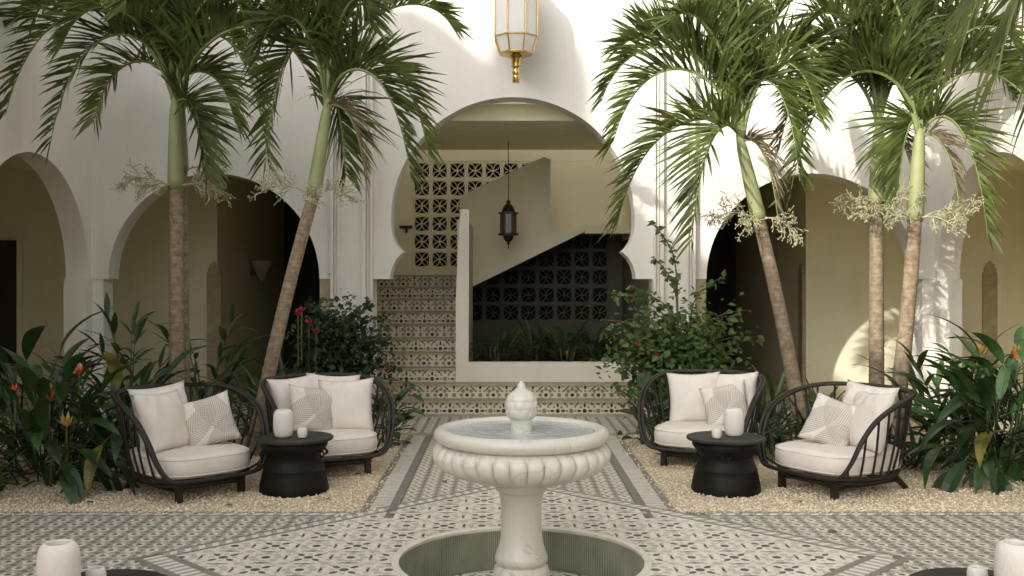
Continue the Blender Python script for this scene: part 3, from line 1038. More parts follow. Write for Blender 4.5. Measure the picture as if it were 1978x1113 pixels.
# ------------------------------------------------------------------ fountain and pool
pool = MB()
n = 320
for k in range(n):
    a, a2 = 2 * PI * k / n, 2 * PI * (k + 0.62) / n
    a3 = 2 * PI * (k + 1) / n
    r, rr = POOL_R, POOL_R + 0.006
    P_ = lambda r, a, z: (r * math.cos(a), r * math.sin(a), z)
    pool.face([P_(r, a, -0.26), P_(r, a2, -0.26), P_(r, a2, -0.004), P_(r, a, -0.004)], 0)
    pool.face([P_(r, a2, -0.26), P_(rr, a2, -0.26), P_(rr, a2, -0.004), P_(r, a2, -0.004)], 1)
    pool.face([P_(rr, a2, -0.26), P_(rr, a3, -0.26), P_(rr, a3, -0.004), P_(rr, a2, -0.004)], 1)
    pool.face([P_(rr, a3, -0.26), P_(r, a3, -0.26), P_(r, a3, -0.004), P_(rr, a3, -0.004)], 1)
pool_root = tag(empty('sunken_pool', (0, FY, 0)), 'round sunken basin lined with green ribbed tiles below the fountain', 'pool')
tag(pool.build('ribbed_lining', [M['poolrib'], M['poolgrout']], pool_root, fix=False), kind='stuff')
MB().lathe([(POOL_R + 0.004, -0.02), (POOL_R - 0.004, -0.006), (POOL_R - 0.004, 0.004), (POOL_R + 0.004, 0.0075), (POOL_R + 0.034, 0.0075), (POOL_R + 0.038, -0.012)], 96).build('rim', M['tw'], pool_root, 50)
# the lathe closes its ends with discs: strip them so the basin stays open
rim = [c for c in pool_root.children if c.name.startswith('rim')][0]
bm = bmesh.new(); bm.from_mesh(rim.data)
bmesh.ops.delete(bm, geom=[f for f in bm.faces if len(f.verts) > 8], context='FACES_ONLY')
bm.to_mesh(rim.data); bm.free()
MB().lathe([(POOL_R + 0.01, -0.32), (POOL_R + 0.01, -0.262)], 64).build('basin_floor', M['grout'], pool_root)
lay_tiles(pool_root, pattern_star, 0.236, 0, 0, (-0.66, 0.66), (-0.66, 0.66),
          [(math.cos(a), math.sin(a), 0.655) for a in [k * PI / 16 for k in range(32)]], lambda u, v, h: Vector((u, v, h - 0.248)), FM)

ft = tag(empty('fountain', (0, FY, 0)), 'white marble fountain with a lobed bowl and bud finial', 'fountain')
NL = 33
def lob(i, a, r, z):
    u = ((a * NL / (2 * PI)) % 1.0 - 0.5) * 2
    v = (z - 0.548) / 0.086
    return 0.972 + 0.062 * max(0.0, 1 - abs(u) ** 2.4 - abs(v) ** 3.2) ** 0.5
lower = [(0.10, 0.435), (0.20, 0.44), (0.30, 0.462), (0.37, 0.49), (0.42, 0.52), (0.452, 0.555), (0.466, 0.59), (0.466, 0.62), (0.455, 0.648), (0.435, 0.664), (0.42, 0.672)]
lower = [(v.x, 0.42 + (v.y - 0.435) * 0.9156) for v in crom([(r, z, 0) for r, z in lower], 6)]
MB().lathe(lower, 528, 0, (0, 0, 0), lob).build('lobed_bowl', M['marble'], ft, 60)
rimp = [(0.40, 0.668), (0.425, 0.668), (0.455, 0.685), (0.472, 0.715), (0.470, 0.745), (0.455, 0.765), (0.435, 0.772), (0.412, 0.766), (0.398, 0.75), (0.385, 0.72), (0.30, 0.69), (0.1, 0.685)]
rimp = [(v.x, 0.633 + (v.y - 0.668) * 0.788) for v in crom([(r, z, 0) for r, z in rimp], 4)]
MB().lathe(rimp, 96).build('bowl_rim', M['marble'], ft, 60)
wt = MB()
for i in range(24):
    for k in range(72):
        r0, r1 = 0.403 * i / 24, 0.403 * (i + 1) / 24
        a0, a1 = 2 * PI * k / 72, 2 * PI * (k + 1) / 72
        hz = lambda r, a: 0.697 + 0.0018 * math.sin(r * 95) * math.exp(-r * 3) + 0.0012 * math.sin(r * 40 + 3 * math.sin(a * 3 + r * 9))
        q = [(r * math.cos(a), r * math.sin(a), hz(r, a)) for r, a in ((r0, a0), (r1, a0), (r1, a1), (r0, a1))]
        wt.face(q if i else [q[0], q[1], q[2]])
bmw = wt.build('water', M['water'], ft, 180, fix=False)
ped = [(0.125, 0.44), (0.14, 0.43), (0.142, 0.395), (0.128, 0.385), (0.120, 0.37), (0.112, 0.32), (0.108, 0.25), (0.110, 0.18), (0.118, 0.10), (0.134, 0.045), (0.142, 0.02), (0.142, -0.005), (0.132, -0.018), (0.13, -0.03)]
ped = [(v.x, v.y * 0.966 if v.y > 0 else v.y) for v in crom([(r, z, 0) for r, z in ped], 4)]
MB().lathe(ped, 64).build('pedestal', M['marble'], ft, 50)
foot = [(0.12, -0.02), (0.140, -0.035), (0.150, -0.07), (0.150, -0.13), (0.155, -0.18), (0.16, -0.20), (0.16, -0.252)]
MB().lathe(foot, 240, 0, (0, 0, 0), lambda i, a, r, z: 1 + (0.06 * (abs(math.cos(a * 7)) ** 0.5 - 0.5) if 0 < i < 5 else 0)).build('foot', M['marble'], ft, 60)
fin = [(0.058, 0.69), (0.056, 0.80), (0.060, 0.815), (0.074, 0.83), (0.084, 0.86), (0.086, 0.895), (0.080, 0.925), (0.062, 0.955), (0.036, 0.972), (0.024, 0.985), (0.020, 1.0), (0.012, 1.012), (0.003, 1.02)]
fin = [(v.x, v.y) for v in crom([(r, z, 0) for r, z in fin], 9)]
def budmod(i, a, r, z):
    if z < 0.825 or z > 0.96: return 1.0
    row = (z - 0.825) / 0.045
    ph = PI / 9 * (int(row) % 2)
    return 0.99 + 0.07 * (abs(math.cos(4.5 * (a + ph))) ** 0.6) * abs(math.sin(PI * (row % 1.0))) ** 0.6
MB().lathe(fin, 120, 0, (0, 0, -0.057), budmod).build('finial', M['marble'], ft, 70)

# ------------------------------------------------------------------ lanterns
def ring8(r, z, n=8, ph=PI / 8):
    return [Vector((r * math.cos(ph + 2 * PI * k / n), r * math.sin(ph + 2 * PI * k / n), z)) for k in range(n)]


LY = YF - 0.36
lc = W(997, 72, LY)
lan = tag(empty('wall_lantern', (lc.x, LY, W(0, 160, LY).z)), 'large octagonal frosted glass lantern with brass frame above the arch', 'lantern')
zb, zm, zt = W(0, 104, LY).z - lan.location.z, W(0, 73, LY).z - lan.location.z, W(0, -6, LY).z - lan.location.z
ztt = zt + 0.16
rb, rm = 0.185, 0.242
A_, B_, C_, D_ = ring8(rb, zb), ring8(rm, zm), ring8(rm, zt), ring8(rb, ztt)
for k in range(8):
    k2 = (k + 1) % 8
    for lo, hi in ((A_, B_), (B_, C_), (C_, D_)):
        ctr = (lo[k] + lo[k2] + hi[k] + hi[k2]) / 4
        nn = Vector((ctr.x, ctr.y, 0)).normalized()
        pane = MB()
        q = [p - nn * 0.004 for p in (lo[k], lo[k2], hi[k2], hi[k])]
        pane.face(q); pane.face([p - nn * 0.004 for p in reversed(q)])
        pane.build('pane', M['frost'], lan, fix=False)
fr = MB()
for k in range(8):
    k2 = (k + 1) % 8
    for a, c in ((A_[k], B_[k]), (B_[k], C_[k]), (C_[k], D_[k]), (A_[k], A_[k2]), (B_[k], B_[k2]), (C_[k], C_[k2]), (D_[k], D_[k2])):
        fr.tube([a, c], 0.0075, 6)
fr.build('frame', M['brass'], lan, 40)
MB().lathe([(0.05, zb - 0.03), (0.10, zb - 0.026), (0.17, zb - 0.016), (rb - 0.003, zb - 0.012), (rb - 0.003, zb - 0.004), (0.05, zb - 0.004)], 8, 0, (0, 0, 0)).build('base_plate', M['brass'], lan, 20).rotation_euler = (0, 0, PI / 8)
stp = [(0.034, 0.0), (0.036, 0.004), (0.036, 0.03), (0.032, 0.034), (0.035, 0.055), (0.031, 0.075), (0.036, 0.09), (0.034, 0.13), (0.031, 0.15), (0.036, 0.165), (0.047, 0.172), (0.047, 0.182), (0.043, 0.188), (0.045, 0.245), (0.052, 0.262), (0.085, zb - 0.022)]
MB().lathe([(r * 1.15, z) for r, z in stp], 12).build('finial', M['brass'], lan, 30)
MB().lathe([(rb, ztt), (0.12, ztt + 0.06), (0.06, ztt + 0.16), (0.02, ztt + 0.2)], 8).build('cap', M['brass'], lan, 20).rotation_euler = (0, 0, PI / 8)
MB().tube([(0, 0, ztt + 0.19), (0, 0, ztt + 0.32), (0, 0.05, ztt + 0.36), (0, 0.355, ztt + 0.36)], 0.016, 8).build('bracket', M['brass'], lan, 40)

SY = 12.75
top_ = W(982, 385, SY); bot = W(982, 481, SY)
sl = tag(empty('hanging_lantern', (top_.x, SY, bot.z)), 'small dark bronze lantern hanging in the stairwell arch', 'lantern')
H_ = top_.z - bot.z
pr = [(0.002, 0), (0.010, 0.02), (0.004, 0.035), (0.012, 0.06), (0.028, 0.075), (0.010, 0.085), (0.03, 0.095), (0.055, 0.12), (0.066, 0.16), (0.07, 0.175)]
MB().lathe(pr, 12).build('lower_cap', M['bronze'], sl, 30)
MB().lathe([(0.105, 0.175), (0.118, 0.18), (0.118, 0.20), (0.10, 0.205)], 6).build('lower_rim', M['bronze'], sl, 20)
MB().lathe([(0.10, H_ - 0.195), (0.118, H_ - 0.19), (0.118, H_ - 0.17), (0.09, H_ - 0.165)], 6).build('upper_rim', M['bronze'], sl, 20)
MB().lathe([(0.09, H_ - 0.165), (0.075, H_ - 0.12), (0.05, H_ - 0.075), (0.022, H_ - 0.06), (0.03, H_ - 0.045), (0.028, H_ - 0.03), (0.012, H_ - 0.012), (0.004, H_)], 12).build('upper_cap', M['bronze'], sl, 30)
for k in range(6):
    a, a2 = 2 * PI * k / 6, 2 * PI * (k + 1) / 6
    r = 0.094
    p0, p1 = (r * math.cos(a), r * math.sin(a)), (r * math.cos(a2), r * math.sin(a2))
    pn = MB(); pn.face([(*p0, 0.205), (*p1, 0.205), (*p1, H_ - 0.195), (*p0, H_ - 0.195)])
    pn.build('pane', M['lampglass'], sl, fix=False)
    MB().tube([(p0[0] * 1.03, p0[1] * 1.03, 0.203), (p0[0] * 1.03, p0[1] * 1.03, H_ - 0.193)], 0.011, 6).build('post', M['bronze'], sl, 40)
    for zz in (0.19, H_ - 0.18):
        MB().lathe([(0.004, -0.014), (0.012, 0), (0.004, 0.014)], 6, 0, (p0[0] * 1.3, p0[1] * 1.3, zz)).build('knob', M['bronze'], sl, 40)
MB().tube([(0, 0, H_ - 0.005), (0, 0, 3.33 - bot.z)], 0.0055, 6).build('chain', M['bronze'], sl)

# ------------------------------------------------------------------ chairs
RAIL = [(0, -0.425, 0.150), (0.24, -0.42, 0.152), (0.35, -0.405, 0.178), (0.415, -0.37, 0.28), (0.455, -0.31, 0.425), (0.480, -0.20, 0.548),
        (0.487, -0.03, 0.63), (0.468, 0.16, 0.682), (0.39, 0.335, 0.708), (0.23, 0.42, 0.716)]
def loop(scale_in=0.0, dz=0.0, c=(0, 0.0)):
    pts = RAIL + [(0, 0.445, 0.72)] + [(-x, y, z) for x, y, z in reversed(RAIL[1:])]
    o = []
    for x, y, z in pts:
        k = 1 - scale_in
        o.append((x * k, y * k, z + dz))
    return crom(o, 8, True)


def base_ring(z, rx=0.365, ry=0.385, n=48, e=0.75):
    o = []
    for k in range(n):
        a = 2 * PI * k / n
        c, s_ = math.cos(a), math.sin(a)
        o.append(Vector((rx * math.copysign(abs(c) ** e, c), -0.01 + ry * math.copysign(abs(s_) ** e, s_), z)))
    return o


def make_chair():
    r = empty('rattan_armchair')
    MB().tube(loop(0.0, 0.0), 0.014, 8, closed=True).build('top_rail', M['rattan'], r, 60)
    MB().tube(loop(0.052, -0.004), 0.013, 8, closed=True).build('inner_rail', M['rattan'], r, 60)
    MB().tube(base_ring(0.142), 0.016, 8, closed=True).build('base_ring', M['rattan'], r, 60)
    MB().tube(base_ring(0.112, 0.345, 0.365), 0.014, 8, closed=True).build('lower_ring', M['rattan'], r, 60)
    L_ = loop(0.03, -0.004)
    br = base_ring(0.142)
    angs = [-44, -31, -18, -5, 8, 21, 34, 47, 60, 72, 84, 96, 108, 120, 133, 146, 159, 172, 185, 198, 211, 224]
    for d in angs:
        a = R(d)
        bp_ = min(br, key=lambda p: abs(math.atan2(math.sin(math.atan2(p.y, p.x) - a), math.cos(math.atan2(p.y, p.x) - a))))
        tp = min((p for p in L_ if p.z > 0.17), key=lambda p: abs(math.atan2(math.sin(math.atan2(p.y, p.x) - a), math.cos(math.atan2(p.y, p.x) - a))))
        m_ = (bp_ + tp) / 2 + Vector((bp_.x, bp_.y, 0)).normalized() * 0.012
        MB().tube(crom([bp_, m_, tp], 4), 0.009, 6).build('spindle', M['rattan'], r, 60)
    for sx in (-1, 1):
        MB().box(sx * 0.235 - 0.021, sx * 0.235 + 0.021, -0.345, -0.303, 0, 0.135).build('leg', M['rattan'], r)
        MB().tube([(sx * 0.25, 0.25, 0.14), (sx * 0.262, 0.30, 0.09), (sx * 0.28, 0.35, 0.04), (sx * 0.29, 0.385, 0.0)], [0.024, 0.023, 0.022, 0.021], 4).build('leg', M['rattan'], r)
        MB().tube([(sx * 0.235, -0.31, 0.07), (sx * 0.264, 0.31, 0.07)], 0.013, 6).build('stretcher', M['rattan'], r, 60)
    MB().tube(crom([(-0.235, -0.324, 0.06), (-0.20, -0.324, 0.085), (0.0, -0.324, 0.092), (0.20, -0.324, 0.085), (0.235, -0.324, 0.06)], 5), 0.013, 6).build('stretcher', M['rattan'], r, 60)
    MB().tube([(-0.262, 0.30, 0.07), (0.262, 0.30, 0.07)], 0.013, 6).build('stretcher', M['rattan'], r, 60)
    # seat cushion: a rounded D
    cu = MB()
    prof = [(0.30, 0.0), (0.92, 0.0), (0.975, 0.015), (1.0, 0.05), (1.0, 0.095), (0.985, 0.13), (0.95, 0.150), (0.88, 0.157), (0.6, 0.163), (0.25, 0.165)]
    ringp = [(p.x * 1.0, p.y * 1.045, 0) for p in base_ring(0, 0.365, 0.385, 64, 0.62)]
    b0 = 0
    for s_, z in prof:
        for (x, y, _) in ringp:
            cu.v.append((x * s_, y * s_, 0.158 + z + 0.006 * math.sin(x * 9 + 1) * (z > 0.1)))
    nr = len(ringp)
    for i in range(len(prof) - 1):
        for k in range(nr):
            k2 = (k + 1) % nr
            cu.f.append((i * nr + k, i * nr + k2, (i + 1) * nr + k2, (i + 1) * nr + k)); cu.m.append(0)
    cu.f.append(tuple(range(nr - 1, -1, -1))); cu.m.append(0)
    cu.f.append(tuple((len(prof) - 1) * nr + k for k in range(nr))); cu.m.append(0)
    co = cu.build('seat_cushion', M['fabric'], r, 50)
    for z, s_ in ((0.134 + 0.158, 0.984), (0.025 + 0.158, 0.99)):
        MB().tube([Vector((x * s_, y * s_, z)) for x, y, _ in ringp], 0.0045, 5, closed=True).build('piping', M['fabric'], co, 60)
    return r


CH = [((-2.36, 7.06), 45, 'dark rattan armchair at the far left beside the leaning flowers, facing right'),
      ((-1.52, 7.86), 28, 'dark rattan armchair behind the left black table, near the stair'),
      ((1.565, 8.19), -28, 'dark rattan armchair behind the right black table, under the bougainvillea'),
      ((2.33, 7.14), -58, 'dark rattan armchair on the right in front of the twin palm trunks')]
CH[0] = (CH[0][0], CH[0][1], 'dark rattan armchair on the left in front of the upright palm, facing right')
ch0 = make_chair()
chairs = []
for i, (xy, d, lb) in enumerate(CH):
    c = ch0 if i == 0 else copy_tree(ch0)
    c.location = (xy[0], xy[1], 0.004)
    c.rotation_euler = (0, 0, R(d))
    tag(c, lb, 'armchair', 'rattan armchairs round the fountain')
    chairs.append(c)


def pillow_mesh(w, t, m, seed):
    rnd = random.Random(seed)
    n = 18
    mb = MB()
    ph = [rnd.uniform(0, 6.28) for _ in range(6)]
    for side in (1, -1):
        for i in range(n + 1):
            for j in range(n + 1):
                u, v = -1 + 2 * i / n, -1 + 2 * j / n
                x = u * w / 2 * (1 - 0.10 * (1 - v * v) * abs(u) ** 3)
                y = v * w / 2 * (1 - 0.10 * (1 - u * u) * abs(v) ** 3)
                h = t / 2 * (max(0, (1 - u * u)) * max(0, (1 - v * v))) ** 0.42
                h *= 1 + 0.10 * math.sin(u * 4 + ph[0]) * math.sin(v * 3 + ph[1])
                edge = max(abs(u), abs(v))
                h += 0.006 * math.sin((u * v) * 9 + ph[2] + u * 7) * (edge > 0.5) * (edge < 0.98)
                mb.v.append((x, y, side * h))
    N1 = (n + 1) * (n + 1)
    for s_ in range(2):
        for i in range(n):
            for j in range(n):
                a = s_ * N1 + i * (n + 1) + j
                q = (a, a + n + 1, a + n + 2, a + 1)
                mb.f.append(q if s_ == 0 else q[::-1]); mb.m.append(0)
    me = mb.mesh('pillow', m, 180, False)
    bm = bmesh.new(); bm.from_mesh(me)
    bmesh.ops.remove_doubles(bm, verts=bm.verts, dist=0.0004)
    bm.to_mesh(me); bm.free()
    return me


PM = [pillow_mesh(0.455, 0.185, M['fabric'], s_) for s_ in (1, 2, 3)]
PP = [pillow_mesh(0.385, 0.16, M['print'], s_) for s_ in (4, 5)]


def put_pillow(ch, mesh, lx, ly, lz, yaw, lean, roll, label, grp):
    """pillow standing in chair ch: local place, yaw about the vertical, lean back, roll in its own plane"""
    o = inst('throw_pillow', mesh)
    Mx = ch.matrix_basis @ Matrix.Translation((lx, ly, lz - 0.022)) @ Matrix.Rotation(R(yaw), 4, 'Z') @ Matrix.Rotation(R(90 - lean), 4, 'X') @ Matrix.Rotation(R(roll), 4, 'Z')
    o.matrix_basis = Mx
    return tag(o, label, 'pillow', grp)


GP, GQ = 'plain linen pillows', 'palm printed pillows'
c = chairs[0]
put_pillow(c, PM[0], -0.08, 0.235, 0.550, 4, 16, 4, 'plain pale pillow at the back of the far left armchair', GP)
put_pillow(c, PM[1], -0.16, 0.06, 0.525, 24, 20, -2, 'plain pale pillow leaning in front on the far left armchair', GP)
put_pillow(c, PP[0], 0.17, 0.02, 0.500, -24, 22, 14, 'leaf printed pillow on the far left armchair', GQ)
c = chairs[1]
put_pillow(c, PM[2], -0.17, 0.24, 0.535, 14, 16, 3, 'plain pale pillow at the back left of the armchair near the stair', GP)
put_pillow(c, PM[0], 0.14, 0.25, 0.535, -8, 14, -4, 'plain pale pillow at the back right of the armchair near the stair', GP)
put_pillow(c, PM[1], 0.19, 0.06, 0.510, -24, 16, 2, 'plain pale pillow in front on the armchair near the stair', GP)
put_pillow(c, PP[1], -0.10, 0.06, 0.500, 2, 18, -8, 'leaf printed pillow on the armchair near the stair', GQ)
c = chairs[2]
put_pillow(c, PM[1], -0.13, 0.17, 0.525, 20, 14, 2, 'plain pale pillow in front on the armchair under the bougainvillea', GP)
put_pillow(c, PM[0], 0.17, 0.25, 0.535, -6, 16, 4, 'plain pale pillow at the back of the armchair under the bougainvillea', GP)
put_pillow(c, PP[0], 0.17, 0.07, 0.490, 6, 22, 14, 'leaf printed pillow on the armchair under the bougainvillea', GQ)
c = chairs[3]
put_pillow(c, PM[2], 0.06, 0.235, 0.555, 0, 16, -3, 'plain pale pillow at the back of the armchair by the twin palms', GP)
put_pillow(c, PM[1], 0.20, 0.09, 0.525, -22, 18, 4, 'plain pale pillow in front on the armchair by the twin palms', GP)
put_pillow(c, PP[1], -0.06, 0.0, 0.490, 22, 26, -16, 'leaf printed pillow on the armchair by the twin palms', GQ)

# ------------------------------------------------------------------ tables and vases
def make_table():
    r = empty('drum_table')
    body = [(0.20, 0.0), (0.242, 0.0), (0.246, 0.02), (0.240, 0.06), (0.228, 0.12), (0.218, 0.16), (0.220, 0.165), (0.214, 0.172), (0.200, 0.21), (0.190, 0.235), (0.192, 0.243), (0.186, 0.25), (0.196, 0.275),
            (0.222, 0.305), (0.238, 0.33), (0.238, 0.352), (0.225, 0.37)]
    MB().lathe(body, 64).build('body', M['iron'], r, 40)
    MB().lathe([(0.20, 0.368), (0.274, 0.369), (0.279, 0.375), (0.279, 0.385), (0.272, 0.390), (0.20, 0.3895), (0.197, 0.3875), (0.14, 0.3875), (0.137, 0.3895), (0.05, 0.3895)], 72).build('table_top', M['irontop'], r, 30)
    for a in (0.3, 2.6, 3.6, 5.9):
        ca, sa = math.cos(a), math.sin(a)
        tx, ty = -sa * 0.025, ca * 0.025
        MB().tube(crom([(ca * 0.205 + tx, sa * 0.205 + ty, 0.30), (ca * 0.236 + tx, sa * 0.236 + ty, 0.275), (ca * 0.225, sa * 0.225, 0.255), (ca * 0.236 - tx, sa * 0.236 - ty, 0.275), (ca * 0.205 - tx, sa * 0.205 - ty, 0.30)], 4), 0.007, 6).build('handle', M['iron'], r, 60)
    return r


TB = [((-1.60, 7.05), 'black drum table between the two left armchairs'), ((1.495, 7.05), 'black drum table between the two right armchairs'),
      ((-1.56, 3.52), 'black drum table cut off at the bottom left corner'), ((1.65, 3.54), 'black drum table cut off at the bottom right corner')]
t0 = make_table()
for i, (xy, lb) in enumerate(TB):
    t = t0 if i == 0 else copy_tree(t0)
    t.location = (xy[0], xy[1], 0.004)
    t.rotation_euler = (0, 0, i * 0.9)
    tag(t, lb, 'table', 'black drum tables')


def ribs(k, amp):
    return lambda i, a, r, z: 1 + amp * math.cos(k * a)


def make_vase():
    pr = [(0.045, 0), (0.054, 0.003), (0.063, 0.018), (0.0695, 0.05), (0.072, 0.10), (0.0695, 0.15), (0.063, 0.178), (0.052, 0.192), (0.045, 0.195), (0.041, 0.192), (0.040, 0.17), (0.039, 0.10), (0.036, 0.02), (0.01, 0.015)]
    pr = [(v.x, v.y) for v in crom([(r, z, 0) for r, z in pr], 4)]
    return MB().lathe(pr, 144, 0, (0, 0, 0), ribs(36, 0.003)).mesh('vase', M['ceramic'], 80)


def make_cup():
    pr = [(0.022, 0), (0.028, 0.002), (0.033, 0.012), (0.0355, 0.035), (0.034, 0.056), (0.028, 0.068), (0.023, 0.069), (0.021, 0.064), (0.020, 0.03), (0.005, 0.025)]
    pr = [(v.x, v.y) for v in crom([(r, z, 0) for r, z in pr], 4)]
    return MB().lathe(pr, 96, 0, (0, 0, 0), ribs(24, 0.003)).mesh('candle_cup', M['ceramic'], 80)


vm, cm = make_vase(), make_cup()
TT = 0.004 + 0.3902
for (x, y, lb) in ((-1.672, 7.03, 'white ceramic vase on the left black table between the armchairs'), (1.562, 7.09, 'white ceramic vase on the right black table between the armchairs'),
                   (-1.65, 3.44, 'white ceramic vase in the bottom left corner'), (1.70, 3.44, 'white ceramic vase in the bottom right corner')):
    tag(inst('vase', vm, None, (x, y, TT)), lb, 'vase', 'white ceramic vases')
for (x, y, lb) in ((-1.528, 6.99, 'small white candle cup on the left black table between the armchairs'), (1.412, 6.97, 'small white candle cup on the right black table between the armchairs'),
                   (-1.574, 3.57, 'small white candle cup in the bottom left corner'), (1.63, 3.58, 'small white candle cup in the bottom right corner')):
    tag(inst('candle_cup', cm, None, (x, y, TT)), lb, 'candle holder', 'white candle cups')


# ------------------------------------------------------------------ palms
def bez(p0, p1, p2, p3, t):
    s = 1 - t
    return p0 * s ** 3 + p1 * (3 * s * s * t) + p2 * (3 * s * t * t) + p3 * t ** 3


UP = Vector((0, 0, 1))


def frond(parent, c, tip, h, L=0.58, n=62, rnd=random, sag=0.5, w=0.0275):
    """c, tip in the parent's space; h: how far the frond rises before it arches over"""
    dxy = Vector((tip.x - c.x, tip.y - c.y, 0))
    p1 = c + dxy * 0.12 + UP * h * 0.95
    p2 = c + dxy * 0.80 + UP * h * 1.15
    mb = MB()
    pts = [bez(c, p1, p2, tip, k / 24) for k in range(25)]
    rad = [0.017 * (1 - k / 24) ** 0.8 + 0.0025 for k in range(25)]
    mb.tube(pts, rad, 5, 0)
    roll = rnd.uniform(-0.35, 0.35)
    hd = dxy.normalized() if dxy.length > 0.05 else Vector((1, 0, 0))
    S0_ = hd.cross(UP)
    for k in range(n):
        t = 0.16 + 0.835 * (k + rnd.uniform(-0.3, 0.3)) / n
        t = min(max(t, 0.1), 0.998)
        p = bez(c, p1, p2, tip, t)
        T = (bez(c, p1, p2, tip, min(1, t + 0.01)) - bez(c, p1, p2, tip, t - 0.01)).normalized()
        S = (S0_ - T * S0_.dot(T)).normalized()
        Nn = S.cross(T).normalized()
        u = (t - 0.16) / 0.84
        ln = L * (0.62 + 0.38 * math.sin(PI * min(1, u * 1.1 + 0.15))) * (1 - 0.35 * u ** 3) * rnd.uniform(0.75, 1.15)
        for sd in (-1, 1):
            lift = 0.95 - 0.30 * u + rnd.gauss(0, 0.20) + sd * roll * 0.6
            fw = 0.50 + 0.65 * u + rnd.gauss(0, 0.16)
            d = (S * sd * math.cos(lift) + Nn * math.sin(lift) + T * fw).normalized()
            g = sag * rnd.uniform(0.3, 1.7)
            ws = w * rnd.uniform(0.8, 1.2)
            wv = d.cross(Nn * 0.7 + S * sd * -0.5)
            wv = (wv.normalized() if wv.length > 1e-3 else T) + Vector((rnd.gauss(0, .25), rnd.gauss(0, .25), rnd.gauss(0, .25)))
            prev = None
            tw = rnd.uniform(-0.8, 0.8)
            for q in range(5):
                s = q / 4
                pos = p + d * (ln * s * (1 - 0.12 * g * s)) - UP * (g * ln * 0.62 * s * s)
                ww = ws * (0.45, 1.0, 0.92, 0.6, 0.0)[q] * 0.5
                ax = (wv + Nn * tw * s).normalized()
                if q < 4:
                    cur = (pos - ax * ww, pos + ax * ww)
                else:
                    cur = (pos,)
                if prev is not None:
                    if len(cur) == 2: mb.face([prev[0], prev[1], cur[1], cur[0]], 1)
                    else: mb.face([prev[0], prev[1], cur[0]], 1)
                prev = cur
    return mb.build('frond', [M['rachis'], M['palm']], parent, None, fix=False)


def spray(parent, p, d, L=0.5, seed=0, dense=1.0):
    rnd = random.Random(seed)
    mb = MB()
    d = d.normalized()
    main = [p + d * (L * t) + UP * (0.10 * L * math.sin(PI * t) - 0.18 * L * t * t) for t in (0, 0.2, 0.4, 0.6, 0.8, 1.0)]
    mb.tube(main, [0.008, 0.007, 0.006, 0.005, 0.004, 0.003], 5)
    for i in range(int(16 * dense)):
        t = 0.22 + 0.78 * i / (16 * dense)
        q = p + d * (L * t) + UP * (0.10 * L * math.sin(PI * t) - 0.18 * L * t * t)
        v = Vector((rnd.gauss(0, 1), rnd.gauss(0, 1), rnd.gauss(0, 0.8)))
        v = (v - d * v.dot(d)).normalized() * 0.8 + d * 0.6 - UP * 0.1
        v.normalize()
        l = L * rnd.uniform(0.30, 0.56) * (1.1 - 0.5 * t)
        e = q + v * l
        mb.tube([q, (q + e) / 2 + UP * 0.01, e - UP * 0.02], [0.004, 0.0033, 0.0026], 4)
        for j in range(7):
            s = 0.25 + 0.75 * j / 6
            a = q + (e - q) * s
            w2 = (v * 0.7 + Vector((rnd.gauss(0, 1), rnd.gauss(0, 1), rnd.gauss(0, 1))).normalized()).normalized()
            e2 = a + w2 * l * rnd.uniform(0.22, 0.4)
            mb.tube([a, e2], [0.0032, 0.0028], 4)
            mb.lathe([(0.002, -0.007), (0.006, 0), (0.002, 0.007)], 5, 0, tuple(e2))
    return mb.build('flower_spray', M['spray'], parent, None, fix=False)


